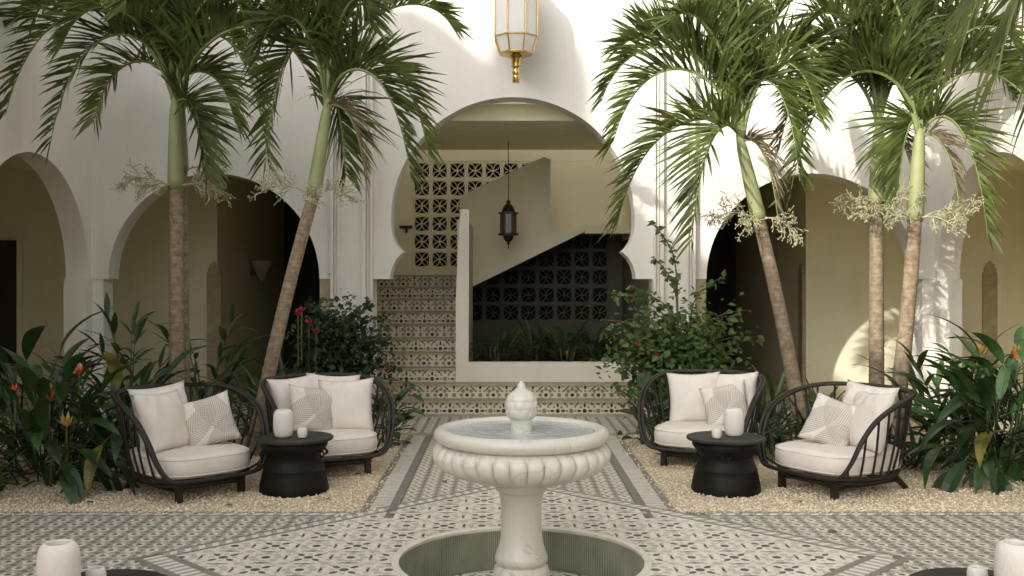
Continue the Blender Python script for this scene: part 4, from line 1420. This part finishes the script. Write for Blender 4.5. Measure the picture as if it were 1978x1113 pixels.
def palm(label, Y, base, neck, crown, fronds, sprays, r0=0.074, r1=0.061, seed=1, extra=0, L=0.58, Yc=None, bend=0.0, lw=0.0275):
    """base, neck (foot of the green crownshaft) and crown given as seen points at depth Y"""
    rnd = random.Random(seed)
    Yc = Yc or Y
    b = W(base, 800, Y); b.z = 0
    nk, cr = W(*neck, (Y + Yc) / 2), W(*crown, Yc)
    root = tag(empty('palm_tree', tuple(b)), label, 'palm tree', 'feather palms in the beds')
    nk -= b; cr -= b
    # ringed trunk
    path, rad = [], []
    nr = 58
    mid_ = nk * 0.5 + Vector((bend, 0, 0))
    for k in range(nr * 2 + 1):
        t = k / (nr * 2)
        path.append((mid_ * (4 * t * (1 - t)) + nk * (t * (2 * t - 1))) + Vector((0, 0, 0)))
        rr = r0 + (r1 - r0) * t + 0.022 * math.exp(-t * 14)
        rad.append(rr * (1.0 if k % 2 else 0.955 - 0.03 * rnd.random()))
    MB().tube(path, rad, 14).build('trunk', M['trunk'], root, 180)
    ax = (cr - nk)
    sh = [nk - ax * 0.02, nk + ax * 0.08, nk + ax * 0.3, nk + ax * 0.6, nk + ax * 0.9, nk + ax * 1.08]
    MB().tube(sh, [r1 * 1.12, r1 * 1.2, r1 * 1.12, r1 * 0.98, r1 * 0.8, r1 * 0.45], 14).build('crownshaft', M['shaft'], root, 180)
    for k, f in enumerate(fronds):
        px, py, dY, h = f[:4]
        tip = W(px, py, Yc + dY) - b
        st_ = cr - ax.normalized() * rnd.uniform(-0.06, 0.10)
        frond(root, st_, tip, h, L * rnd.uniform(0.9, 1.1), 58, rnd, sag=f[4] if len(f) > 4 else rnd.uniform(0.25, 0.6), w=lw)
    for k in range(1):
        a = rnd.uniform(-0.5, 0.5)
        o = frond(root, cr - ax * 0.05, cr + Vector((0.34 * math.cos(a), -0.25 * abs(math.sin(a)), rnd.uniform(-0.62, -0.85))), 0.10, 0.34, 34, rnd, 0.9, 0.02)
        if k == 0: o.data.materials[1] = M['dryfrond']
    for k in range(extra):
        a = rnd.uniform(0, 2 * PI)
        rr = rnd.uniform(0.7, 1.2)
        tip = cr + Vector((rr * math.cos(a), rr * math.sin(a), rnd.uniform(-0.1, 0.9)))
        frond(root, cr, tip, rnd.uniform(0.7, 1.1), L, 60, rnd)
    for k, (dx, dy, dz, l) in enumerate(sprays):
        spray(root, nk + ax * 0.02 + Vector((dx, dy, 0)).normalized() * r1 * 0.9, Vector((dx, dy, dz)), l, seed * 10 + k)
    return root


palm('upright palm on the left with dark arching fronds, behind the far left armchair', 8.8, 342, (340, 362), (338, 200),
     [(95, 290, 0, 0.85, 0.3), (10, 225, -0.2, 1.0, 0.35), (-40, 130, 0.2, 1.15), (60, 40, 0.3, 1.1), (150, -40, -0.2, 1.2), (250, -110, 0.3, 1.2), (345, -140, 0.2, 1.25), (450, -100, -0.3, 1.2), (560, -20, 0.2, 1.1), (620, 90, 0.3, 1.0), (610, 190, -0.2, 0.9), (522, 340, 0, 0.85, 0.3), (400, 345, -0.3, 0.12), (180, 240, 0.5, 0.5), (455, 240, 0.3, 0.36), (120, 90, -0.4, 1.0), (480, 60, -0.4, 1.0), (240, 20, -0.5, 1.1), (400, 0, 0.5, 1.15)],
     [(-1, -0.3, 0.2, 0.40), (1, -0.2, -0.05, 0.40), (-0.6, -0.8, -0.1, 0.32), (0.7, 0.5, 0.0, 0.32)], seed=21, extra=0)
palm('slim second stem close behind the upright palm on the left', 9.05, 356, (351, 330), (349, 205),
     [(230, 60, 0.5, 0.95), (450, 80, 0.4, 0.95), (330, -80, 0.3, 1.1), (130, 20, 0.3, 1.05)], [(0.5, 0.6, 0.1, 0.35)], 0.064, 0.052, seed=22)
palm('palm leaning right beside the left armchairs with a frond arching toward the arch', 8.5, 488, (606, 376), (632, 205),
     [(795, 355, -0.1, 0.45, 0.3), (875, 55, 0.2, 1.05), (800, -40, -0.3, 1.1), (690, -120, 0.2, 1.2), (570, -120, -0.2, 1.2), (480, -10, 0.2, 1.05), (500, 110, -0.3, 0.9), (512, 325, 0.2, 0.75, 0.3), (668, 345, 0.2, 0.15), (830, 310, 0.2, 0.6, 0.35), (720, 60, -0.4, 1.0), (640, -60, -0.5, 1.15), (550, 60, 0.4, 1.0)],
     [(-1, -0.3, 0.15, 0.42), (0.9, -0.4, 0.0, 0.34), (0.2, -1, -0.2, 0.28)], 0.066, 0.055, seed=23, extra=0, bend=-0.03)
palm('palm leaning left on the right side with sunlit fronds over the arch', 8.6, 1558, (1466, 424), (1430, 272),
     [(1182, 285, 0, 0.85, 0.3), (1190, 445, -0.1, 0.24, 0.35), (1335, 480, -0.35, 0.16), (1190, 100, 0.2, 1.05), (1270, -60, -0.2, 1.1), (1370, -140, 0.1, 1.2), (1480, -140, -0.2, 1.2), (1560, -20, 0.2, 1.1), (1545, 350, -0.2, 0.65, 0.3), (1600, 130, 0.2, 0.95), (1300, 40, -0.4, 1.0), (1580, 230, -0.3, 0.85), (1230, 30, 0.4, 1.0), (1160, 200, 0.3, 0.98), (1420, -80, -0.4, 1.15), (1310, 0, 0.3, 1.05)],
     [(-1, -0.3, 0.1, 0.42), (0.6, -0.5, -0.3, 0.34), (-0.5, -0.7, -0.25, 0.32)], 0.068, 0.057, seed=24, extra=0, bend=0.02)
palm('straight pale palm trunk, left of the twin palms on the right', 9.1, 1693, (1693, 392), (1697, 250),
     [(1530, 150, 0.2, 1.0), (1590, -40, -0.2, 1.1), (1690, -130, 0.2, 1.2), (1860, -30, 0.2, 1.1), (1890, 80, 0.2, 1.0), (1560, 60, -0.4, 1.0), (1505, 290, 0.2, 0.8, 0.3), (1780, -60, -0.2, 1.15), (1640, 0, 0.4, 1.1)],
     [(-1, -0.4, 0.0, 0.36), (0.5, -0.7, 0.0, 0.36), (-0.6, -0.6, -0.3, 0.32)], 0.074, 0.063, seed=25, extra=0)
palm('right hand palm of the twin palms, its trunk leaning slightly right', 8.85, 1722, (1767, 424), (1776, 262),
     [(1908, 460, -0.1, 0.42, 0.3), (1525, 385, -0.3, 0.72, 0.3), (1540, 300, -0.1, 0.85, 0.35), (1985, 190, 0.1, 0.9), (2040, 340, -0.2, 0.75), (1840, -120, 0.1, 1.2), (1690, -90, -0.2, 1.15), (1940, -60, 0.2, 1.1), (1735, 395, 0.1, 0.15), (1990, 290, 0.3, 0.85), (1960, 90, -0.4, 0.98), (1640, 60, -0.3, 1.0), (1580, 170, -0.2, 0.85), (1760, -140, -0.3, 1.2), (1880, 20, 0.2, 1.05)],
     [(1, -0.3, 0.2, 0.44), (-0.7, -0.6, 0.0, 0.38), (0.6, -0.8, -0.2, 0.36)], 0.076, 0.063, seed=26, extra=0, bend=0.02)
palm('dark palm fronds hanging into the top right corner close to the viewer', 3.75, 2740, (2745, -120), (2745, -330),
     [(1850, 120, 0.3, 0.55, 1.0), (1810, -20, 0.1, 0.7, 1.1), (1915, 190, -0.1, 0.6, 1.1), (1960, 60, 0.4, 0.8, 1.0), (2000, 230, 0.5, 0.6, 1.0), (1890, 20, -0.2, 0.75, 1.2), (2300, -500, 0.2, 0.9), (3100, -200, 0.2, 0.7), (2700, -700, 0.3, 0.9), (2900, 100, -0.3, 0.6)],
     [], 0.085, 0.066, seed=27, L=0.55, lw=0.022)


# ------------------------------------------------------------------ planting
def leaf_mesh(L, w, droop, petiole=0.0, fold=0.25, m=None, nseg=6, shape=0.9, wave=0.0, curl=0.0):
    """a leaf along +Y starting at the origin, rising surface normal +Z"""
    mb = MB()
    pts = []
    for k in range(nseg + 1):
        t = k / nseg
        y = L * t * (1 - 0.25 * droop * t)
        z = -droop * L * 0.6 * t * t
        ww = w / 2 * (math.sin(PI * min(1, t ** shape * 0.97 + 0.03)) ** 0.8) if t < 1 else 0
        lf = fold * ww
        wv = wave * math.sin(t * 9)
        pts.append(((-ww, petiole + y, z + lf + wv), (0, petiole + y, z), (ww, petiole + y, z + lf - wv)))
    for k in range(nseg):
        a, b = pts[k], pts[k + 1]
        mb.face([a[0], a[1], b[1], b[0]]); mb.face([a[1], a[2], b[2], b[1]])
    if petiole:
        mb.tube([(0, 0, -petiole * 0.02), (0, petiole * 0.5, 0.01), (0, petiole, 0)], [0.007, 0.006, 0.004], 4)
    return mb.mesh('leaf', m, 180, False)


BROAD = [leaf_mesh(l, w, d, pt, 0.28, M['leaf'], 7, 0.85, 0.004) for l, w, d, pt in ((0.42, 0.095, 0.6, 0.30), (0.50, 0.105, 0.8, 0.36), (0.36, 0.085, 0.45, 0.22), (0.46, 0.09, 1.0, 0.30))]
GING = [leaf_mesh(l, w, d, 0.0, 0.22, M['cane'], 6, 0.8) for l, w, d in ((0.34, 0.055, 0.35), (0.40, 0.062, 0.55), (0.30, 0.05, 0.2), (0.36, 0.05, 0.8))]
STRAP = [leaf_mesh(l, w, d, 0.0, 0.3, M['strap'], 7, 0.6) for l, w, d in ((0.55, 0.042, 0.6), (0.62, 0.038, 0.9), (0.46, 0.045, 0.35), (0.5, 0.035, 1.2))]
DSTRAP = [leaf_mesh(l, w, d, 0.0, 0.3, M['cane'], 7, 0.6) for l, w, d in ((0.60, 0.045, 0.6), (0.68, 0.04, 0.9), (0.5, 0.048, 0.35), (0.55, 0.04, 1.2))]
SMALL = [leaf_mesh(l, w, d, pt, 0.25, M['leaf'], 6, 0.8) for l, w, d, pt in ((0.16, 0.085, 0.5, 0.09), (0.19, 0.095, 0.7, 0.12), (0.13, 0.075, 0.4, 0.07))]


DRY = mat('dry_leaf', (0.24, 0.15, 0.06), 0.7, 0.35, 12, transl=0.1)
OLD = mat('yellowing_leaf', (0.26, 0.25, 0.06), 0.5, 0.4, 9, transl=0.25)
_aged = {}


def aged(mesh):
    if mesh.name not in _aged:
        o = []
        for m_ in (DRY, OLD):
            c = mesh.copy(); c.materials.clear(); c.materials.append(m_); o.append(c)
        _aged[mesh.name] = o
    return _aged[mesh.name]


AGE = random.Random(99)


def put_leaf(root, mesh, p, yaw, pitch, roll=0.0, s=1.0):
    q_ = AGE.random()
    if q_ < 0.045: mesh = aged(mesh)[0 if q_ < 0.012 else 1]
    o = inst('leaf', mesh, root)
    o.matrix_basis = Matrix.Translation(p) @ Matrix.Rotation(yaw, 4, 'Z') @ Matrix.Rotation(pitch, 4, 'X') @ Matrix.Rotation(roll, 4, 'Y') @ Matrix.Scale(s, 4)
    return o


def clump(name, x, y, label, cat, group, meshes, n, spread=0.10, pitch=(15, 80), s=(0.8, 1.2), seed=0, z=0.0, stem=0.0, asc=0.0):
    """leaves from the ground or along short stems"""
    rnd = random.Random(seed)
    r = tag(empty(name, (x, y, z)), label, cat, group)
    for k in range(n):
        yaw = rnd.uniform(0, 2 * PI)
        rr = spread * math.sqrt(rnd.random())
        px, py = rr * math.cos(yaw + PI / 2), rr * math.sin(yaw + PI / 2)
        zz = asc * rnd.random()
        put_leaf(r, rnd.choice(meshes), (px, py, zz), yaw + rnd.uniform(-0.5, 0.5), R(rnd.uniform(*pitch)), rnd.uniform(-0.3, 0.3), rnd.uniform(*s))
    if asc:
        mb = MB()
        for k in range(5):
            a = rnd.uniform(0, 6.28)
            mb.tube([(0.4 * spread * math.cos(a), 0.4 * spread * math.sin(a), -0.01), (0.8 * spread * math.cos(a), 0.8 * spread * math.sin(a), asc)], [0.012, 0.006], 5)
        mb.build('stem', M['stem'], r, 180)
    return r


def canes(name, x, y, label, cat, group, meshes, n, h=1.2, lean=0.5, per=8, seed=0, s=(0.8, 1.15), z=0.0, pitch=(5, 55)):
    rnd = random.Random(seed)
    r = tag(empty(name, (x, y, z)), label, cat, group)
    for k in range(n):
        a = 2 * PI * k / n + rnd.uniform(-0.4, 0.4)
        hh = h * rnd.uniform(0.55, 1.08)
        ln = lean * rnd.uniform(0.3, 1.1)
        d = Vector((math.cos(a), math.sin(a), 0))
        b = d * rnd.uniform(0.02, 0.12)
        P = [b + d * (ln * t * t) + UP * (hh * (t - 0.12 * t * t)) for t in (0, 0.25, 0.5, 0.75, 1.0)]
        MB().tube(P, [0.010, 0.009, 0.008, 0.006, 0.004], 5).build('cane', M['stem'], r, 180)
        side = 1
        for q in range(per):
            t = 0.28 + 0.72 * q / (per - 1)
            p = b + d * (ln * t * t) + UP * (hh * (t - 0.12 * t * t))
            side = -side
            yaw = a - PI / 2 + side * rnd.uniform(0.5, 1.3) * (1.1 - 0.6 * t)
            put_leaf(r, rnd.choice(meshes), p, yaw, R(rnd.uniform(*pitch) + 20 * t), rnd.uniform(-0.4, 0.4), rnd.uniform(*s))
    return r


def bract_mesh(n, L, w, m, up=0.9, seed=0):
    rnd = random.Random(seed)
    mb = MB()
    for k in range(n):
        a = 2 * PI * k / n * 2.4 + rnd.uniform(-0.3, 0.3)
        e = rnd.uniform(0.3, 1.0) * up
        d = Vector((math.cos(a) * math.cos(e), math.sin(a) * math.cos(e), math.sin(e)))
        s_ = d.cross(UP).normalized() * w / 2
        b = UP * (0.02 * k / n)
        l = L * rnd.uniform(0.7, 1.1)
        mb.face([b, b + d * l * 0.45 + s_, b + d * l, b + d * l * 0.45 - s_])
    return mb.mesh('flower', m, None, False)


FLO = [bract_mesh(9, 0.13, 0.035, M['orange'], 1.3, 1), bract_mesh(11, 0.15, 0.035, M['yellow'], 1.3, 2), bract_mesh(9, 0.06, 0.035, M['red'], 1.0, 3), bract_mesh(9, 0.07, 0.022, M['orange'], 1.2, 4)]


def flower(root, k, p, s=1.0, stalk=0.0):
    o = inst('flower', FLO[k], root)
    o.matrix_basis = Matrix.Translation(p) @ Matrix.Rotation(random.uniform(0, 6), 4, 'Z') @ Matrix.Scale(s, 4)
    if stalk:
        MB().tube([(p[0], p[1], p[2] - stalk), (p[0], p[1], p[2])], 0.006, 5).build('stalk', M['stem'], root)


GL, GR = 'plants of the left bed', 'plants of the right bed'
# left bed
canes('ginger_plant', -3.62, 9.25, 'tall ginger plant in front of the white pier on the left', 'plant', GL, GING, 9, 1.25, 0.55, 9, 31)
canes('ginger_plant', -3.05, 9.75, 'tall ginger plant just behind the upright left palm trunk', 'plant', GL, GING, 8, 1.2, 0.5, 9, 32)
canes('ginger_plant', -4.15, 9.2, 'ginger plant by the left arcade wall, low and dark', 'plant', GL, GING, 7, 0.85, 0.4, 8, 33)
p_ = clump('heliconia', -3.45, 7.25, 'broad leaved heliconia at the left edge nearest the tiles', 'plant', GL, BROAD, 95, 0.22, (-40, 75), (0.75, 1.15), 34, 0, 0, 0.45)
for q in ((0.05, -0.1, 0.62, 0), (0.22, -0.2, 0.45, 1), (-0.2, -0.1, 0.70, 3)): flower(p_, q[3], q[:3], 0.9, 0.3)
p_ = clump('heliconia', -3.02, 7.55, 'dark heliconia close to the left side of the far left armchair', 'plant', GL, BROAD, 85, 0.20, (-40, 78), (0.7, 1.05), 35, 0, 0, 0.5)
flower(p_, 0, (-0.25, -0.2, 0.80), 0.8, 0.3)
clump('heliconia', -3.85, 7.75, 'tall heliconia cut by the left edge of the picture', 'plant', GL, BROAD, 85, 0.25, (-35, 80), (0.85, 1.25), 36, 0, 0, 0.6)
clump('strap_plant', -3.45, 8.3, 'dark strap leaved plant between the heliconias and the ginger', 'plant', GL, DSTRAP, 56, 0.16, (20, 80), (0.8, 1.2), 37, 0, 0, 0.3)
clump('strap_plant', -2.72, 8.55, 'dark strap leaved plant behind the back of the far left armchair', 'plant', GL, DSTRAP, 50, 0.16, (15, 75), (0.8, 1.15), 38, 0, 0, 0.3)
clump('strap_plant', -2.42, 9.4, 'dark strap leaved plant left of the leaning palm foot', 'plant', GL, DSTRAP, 54, 0.16, (20, 80), (0.9, 1.25), 39, 0, 0, 0.35)
clump('strap_plant', -2.12, 8.9, 'dark strap leaved plant between the leaning palm and the left back armchair', 'plant', GL, DSTRAP, 50, 0.16, (20, 80), (0.8, 1.2), 40, 0, 0, 0.25)
p_ = clump('strap_plant', -2.28, 9.95, 'strap leaved plant with upright red flower heads near the left arch', 'plant', GL, DSTRAP, 50, 0.16, (30, 85), (0.9, 1.3), 41, 0, 0, 0.4)
for q in ((0.12, -0.1, 1.16), (0.22, -0.05, 1.06), (0.30, -0.1, 0.98), (0.16, -0.12, 1.19)): flower(p_, 2, q, 1.25, 0.5)
clump('leafy_shrub', -1.18, 9.15, 'small green shrub behind the right arm of the armchair near the stair', 'shrub', GL, SMALL, 44, 0.10, (-10, 70), (0.8, 1.2), 42, 0, 0, 0.42)
# right bed
clump('strap_plant', 2.38, 9.15, 'sunlit striped strap plant left of the leaning right palm', 'plant', GR, STRAP, 60, 0.14, (20, 80), (0.85, 1.2), 51, 0, 0, 0.45)
clump('strap_plant', 2.92, 9.35, 'sunlit strap plant with upright blades right of the leaning right palm', 'plant', GR, STRAP, 42, 0.14, (30, 85), (0.8, 1.15), 52, 0, 0, 0.3)
clump('strap_plant', 2.15, 8.55, 'low dark strap plant behind the right arm of the armchair under the bougainvillea', 'plant', GR, DSTRAP, 54, 0.16, (10, 75), (0.7, 1.1), 53, 0, 0, 0.2)
clump('strap_plant', 2.62, 8.45, 'dark strap plant directly behind the armchair by the twin palms', 'plant', GR, DSTRAP, 54, 0.16, (10, 75), (0.7, 1.1), 54, 0, 0, 0.25)
canes('ginger_plant', 3.62, 8.25, 'sunlit ginger plant just right of the twin palm trunks', 'plant', GR, GING, 10, 0.95, 0.45, 9, 55)
canes('ginger_plant', 4.15, 8.7, 'ginger plant under the stone panel near the right edge', 'plant', GR, GING, 9, 0.95, 0.45, 9, 56)
p_ = clump('heliconia', 3.62, 7.45, 'large dark broad leaved heliconia at the front of the right bed', 'plant', GR, BROAD, 105, 0.24, (-45, 75), (0.8, 1.25), 57, 0, 0, 0.5)
p_ = clump('heliconia', 4.05, 7.75, 'broad leaved heliconia cut by the right edge of the picture', 'plant', GR, BROAD, 95, 0.24, (-40, 78), (0.85, 1.3), 58, 0, 0, 0.6)
clump('strap_plant', 3.22, 7.95, 'thin leaved plant beside the right arm of the armchair by the twin palms', 'plant', GR, DSTRAP, 46, 0.14, (10, 70), (0.6, 0.95), 59, 0, 0, 0.15)
p_ = clump('bromeliad', 3.92, 8.3, 'bromeliad with a pale orange flower head in the right bed', 'plant', GR, GING, 22, 0.08, (20, 75), (0.6, 0.9), 60, 0.35, 0, 0.1)
flower(p_, 1, (-0.05, -0.05, 0.50), 1.15, 0.4)
p_ = clump('bromeliad', 4.18, 8.25, 'bromeliad with an orange red flower head at the right edge', 'plant', GR, GING, 22, 0.08, (20, 75), (0.6, 0.9), 61, 0.35, 0, 0.1)
flower(p_, 0, (0.0, -0.05, 0.50), 1.1, 0.4)
clump('leafy_shrub', 1.22, 9.05, 'small glossy shrub left of the armchair under the bougainvillea', 'shrub', GR, SMALL, 40, 0.12, (-10, 75), (0.9, 1.5), 62, 0, 0, 0.36)
# stair planter
for i, (x, y, lb) in enumerate(((-0.25, 11.95, 'first dark fern from the white post in the stair planter'), (0.2, 12.25, 'second dark fern from the white post in the stair planter'), (0.62, 11.95, 'third dark fern from the white post in the stair planter'),
                                (1.05, 12.2, 'fourth dark fern from the white post in the stair planter'), (1.36, 11.9, 'rightmost dark fern in the stair planter'), (0.45, 12.85, 'tall dark fern at the back of the stair planter'), (1.05, 12.95, 'dark fern at the back right of the stair planter'))):
    p_ = clump('fern', x + 0.05, y + 0.22, lb, 'plant', 'ferns in the stair planter', DSTRAP, 60, 0.16, (10, 80), (0.6, 0.92), 70 + i, 0.47, 0, 0.25)
    if i in (1, 2): flower(p_, 3, (0.0, -0.15, 0.14), 0.8, 0.1)


def bougainvillea(label, x, y, shoots, m, seed, nflow, group, per=34, lsz=0.052):
    """shoots: (dx, dy, dz, bushiness) end points from the root"""
    rnd = random.Random(seed)
    r = tag(empty('bougainvillea', (x, y, 0)), label, 'shrub', group)
    wood, lv = MB(), MB()
    tips = []
    for (dx, dy, dz, bush) in shoots:
        e = Vector((dx, dy, dz))
        c1 = Vector((dx * 0.25, dy * 0.25, dz * 0.75 + 0.1))
        P = crom([Vector((0, 0, 0)), c1 * 0.6, c1, (c1 + e) / 2 + Vector((0, 0, 0.05)), e], 5)
        wood.tube(P, [0.014 * (1 - 0.8 * k / (len(P) - 1)) for k in range(len(P))], 5)
        cnt = int(per * bush)
        for k in range(cnt):
            t = 0.30 + 0.70 * (k / cnt)
            i = min(len(P) - 2, int(t * (len(P) - 1)))
            p = P[i].lerp(P[i + 1], t * (len(P) - 1) - i)
            spread = (0.13 * bush if bush > 1 else 0.03) * (1.15 - 0.75 * t)
            off = Vector((rnd.gauss(0, 1), rnd.gauss(0, 1), rnd.gauss(0, 1))) * spread
            q = p + off
            d = Vector((rnd.gauss(0, 1), rnd.gauss(0, 1) - 0.4, rnd.gauss(-0.5, 0.6))).normalized()
            nrm = Vector((rnd.gauss(0, 0.6), rnd.gauss(-0.5, 0.5), 1)).normalized()
            s_ = d.cross(nrm)
            if s_.length < 0.1: continue
            s_.normalize()
            l = lsz * rnd.uniform(0.65, 1.35)
            w_ = l * 0.36
            k_ = s_.cross(d).normalized() * l * 0.12
            b0, tip = q, q + d * l
            mdl, mdr, md = q + d * l * 0.42 - s_ * w_ + k_, q + d * l * 0.42 + s_ * w_ + k_, q + d * l * 0.5
            lv.face([b0, md, tip, mdl]); lv.face([b0, mdr, tip, md])
            if rnd.random() < 0.03: tips.append(q)
    wood.build('branches', M['wood'], r, 180)
    tag(lv.build('foliage', m, r, None, fix=False), kind='stuff')
    rnd.shuffle(tips)
    for q in tips[:nflow]:
        flower(r, 2, tuple(q + Vector((0, -0.05, 0))), 0.75)
    return r


rs = random.Random(5)
shoots = []
for k in range(40):
    a = rs.uniform(0, 2 * PI)
    rr = rs.uniform(0.15, 0.62)
    shoots.append((-0.18 + rr * math.cos(a) * 1.05, -0.1 + 0.4 * rr * math.sin(a), rs.uniform(0.62, 1.12) - 0.12 * rr, rs.uniform(1.0, 2.2)))
shoots += [(-0.32, -0.05, 2.12, 0.8), (-0.30, 0.0, 1.75, 0.7), (0.42, 0.0, 1.56, 0.8), (0.62, -0.1, 1.22, 1.1), (0.72, -0.1, 0.95, 1.2), (0.7, -0.2, 0.55, 1.0), (-0.75, -0.05, 1.40, 1.0), (-0.82, -0.1, 1.12, 1.1), (-0.85, -0.1, 0.72, 1.2), (0.5, -0.2, 0.62, 1.3),
           (-0.65, -0.15, 0.60, 1.4), (-0.3, -0.2, 0.6, 1.6), (0.1, -0.2, 0.55, 1.5), (-0.55, -0.1, 1.45, 0.9)]
bougainvillea('bright green bougainvillea with few red bracts right of the arch', 1.72, 10.0, shoots, M['boug'], 81, 12, GR, 58, 0.078)
shoots = []
for k in range(40):
    a = rs.uniform(0, 2 * PI)
    rr = rs.uniform(0.1, 0.48)
    shoots.append((rr * math.cos(a), -0.1 + 0.4 * rr * math.sin(a), rs.uniform(0.45, 1.2), rs.uniform(1.0, 2.0)))
shoots += [(0.62, -0.1, 0.62, 1.0), (0.78, -0.15, 0.46, 0.9), (0.5, -0.1, 1.15, 1.0), (0.45, -0.1, 0.95, 1.2), (0.55, -0.1, 0.78, 1.2), (0.35, -0.1, 1.3, 0.9), (-0.35, -0.1, 1.28, 0.9)]
bougainvillea('dark bougainvillea with crimson bracts left of the arch', -1.80, 10.2, shoots, M['bougd'], 82, 10, GL, 50, 0.066)

# ------------------------------------------------------------------ dry leaves on the gravel
lm = leaf_mesh(0.085, 0.036, 0.5, 0.0, 0.5, DRY, 5, 0.8)
rl = random.Random(17)
for (x, y, z, lb) in ((-2.9, 6.62, 0.018, 'dry leaf on the gravel left of the far left armchair'), (-1.95, 6.55, 0.018, 'dry leaf on the gravel in front of the far left armchair'), (-1.3, 6.72, 0.018, 'dry leaf on the gravel right of the left drum table'),
                      (-1.2, 7.6, 0.018, 'dry leaf on the gravel by the left edge of the garden path'), (1.2, 8.5, 0.018, 'dry leaf on the gravel beside the armchair under the bougainvillea'), (1.9, 6.62, 0.018, 'dry leaf on the gravel between the right drum table and the right armchair'),
                      (2.75, 6.75, 0.018, 'dry leaf on the gravel in front of the right armchair'), (3.4, 6.62, 0.018, 'dry leaf on the gravel at the foot of the right heliconia'), (-0.55, 7.4, 0.006, 'dry leaf lying on the patterned garden path'), (1.9, 5.9, 0.006, 'dry leaf lying on the right side path tiles')):
    o = inst('fallen_leaf', lm, None, (x, y, z), (R(rl.uniform(-8, 8)), R(rl.uniform(-8, 8)), rl.uniform(0, 6.28)))
    tag(o, lb, 'leaf', 'fallen leaves')
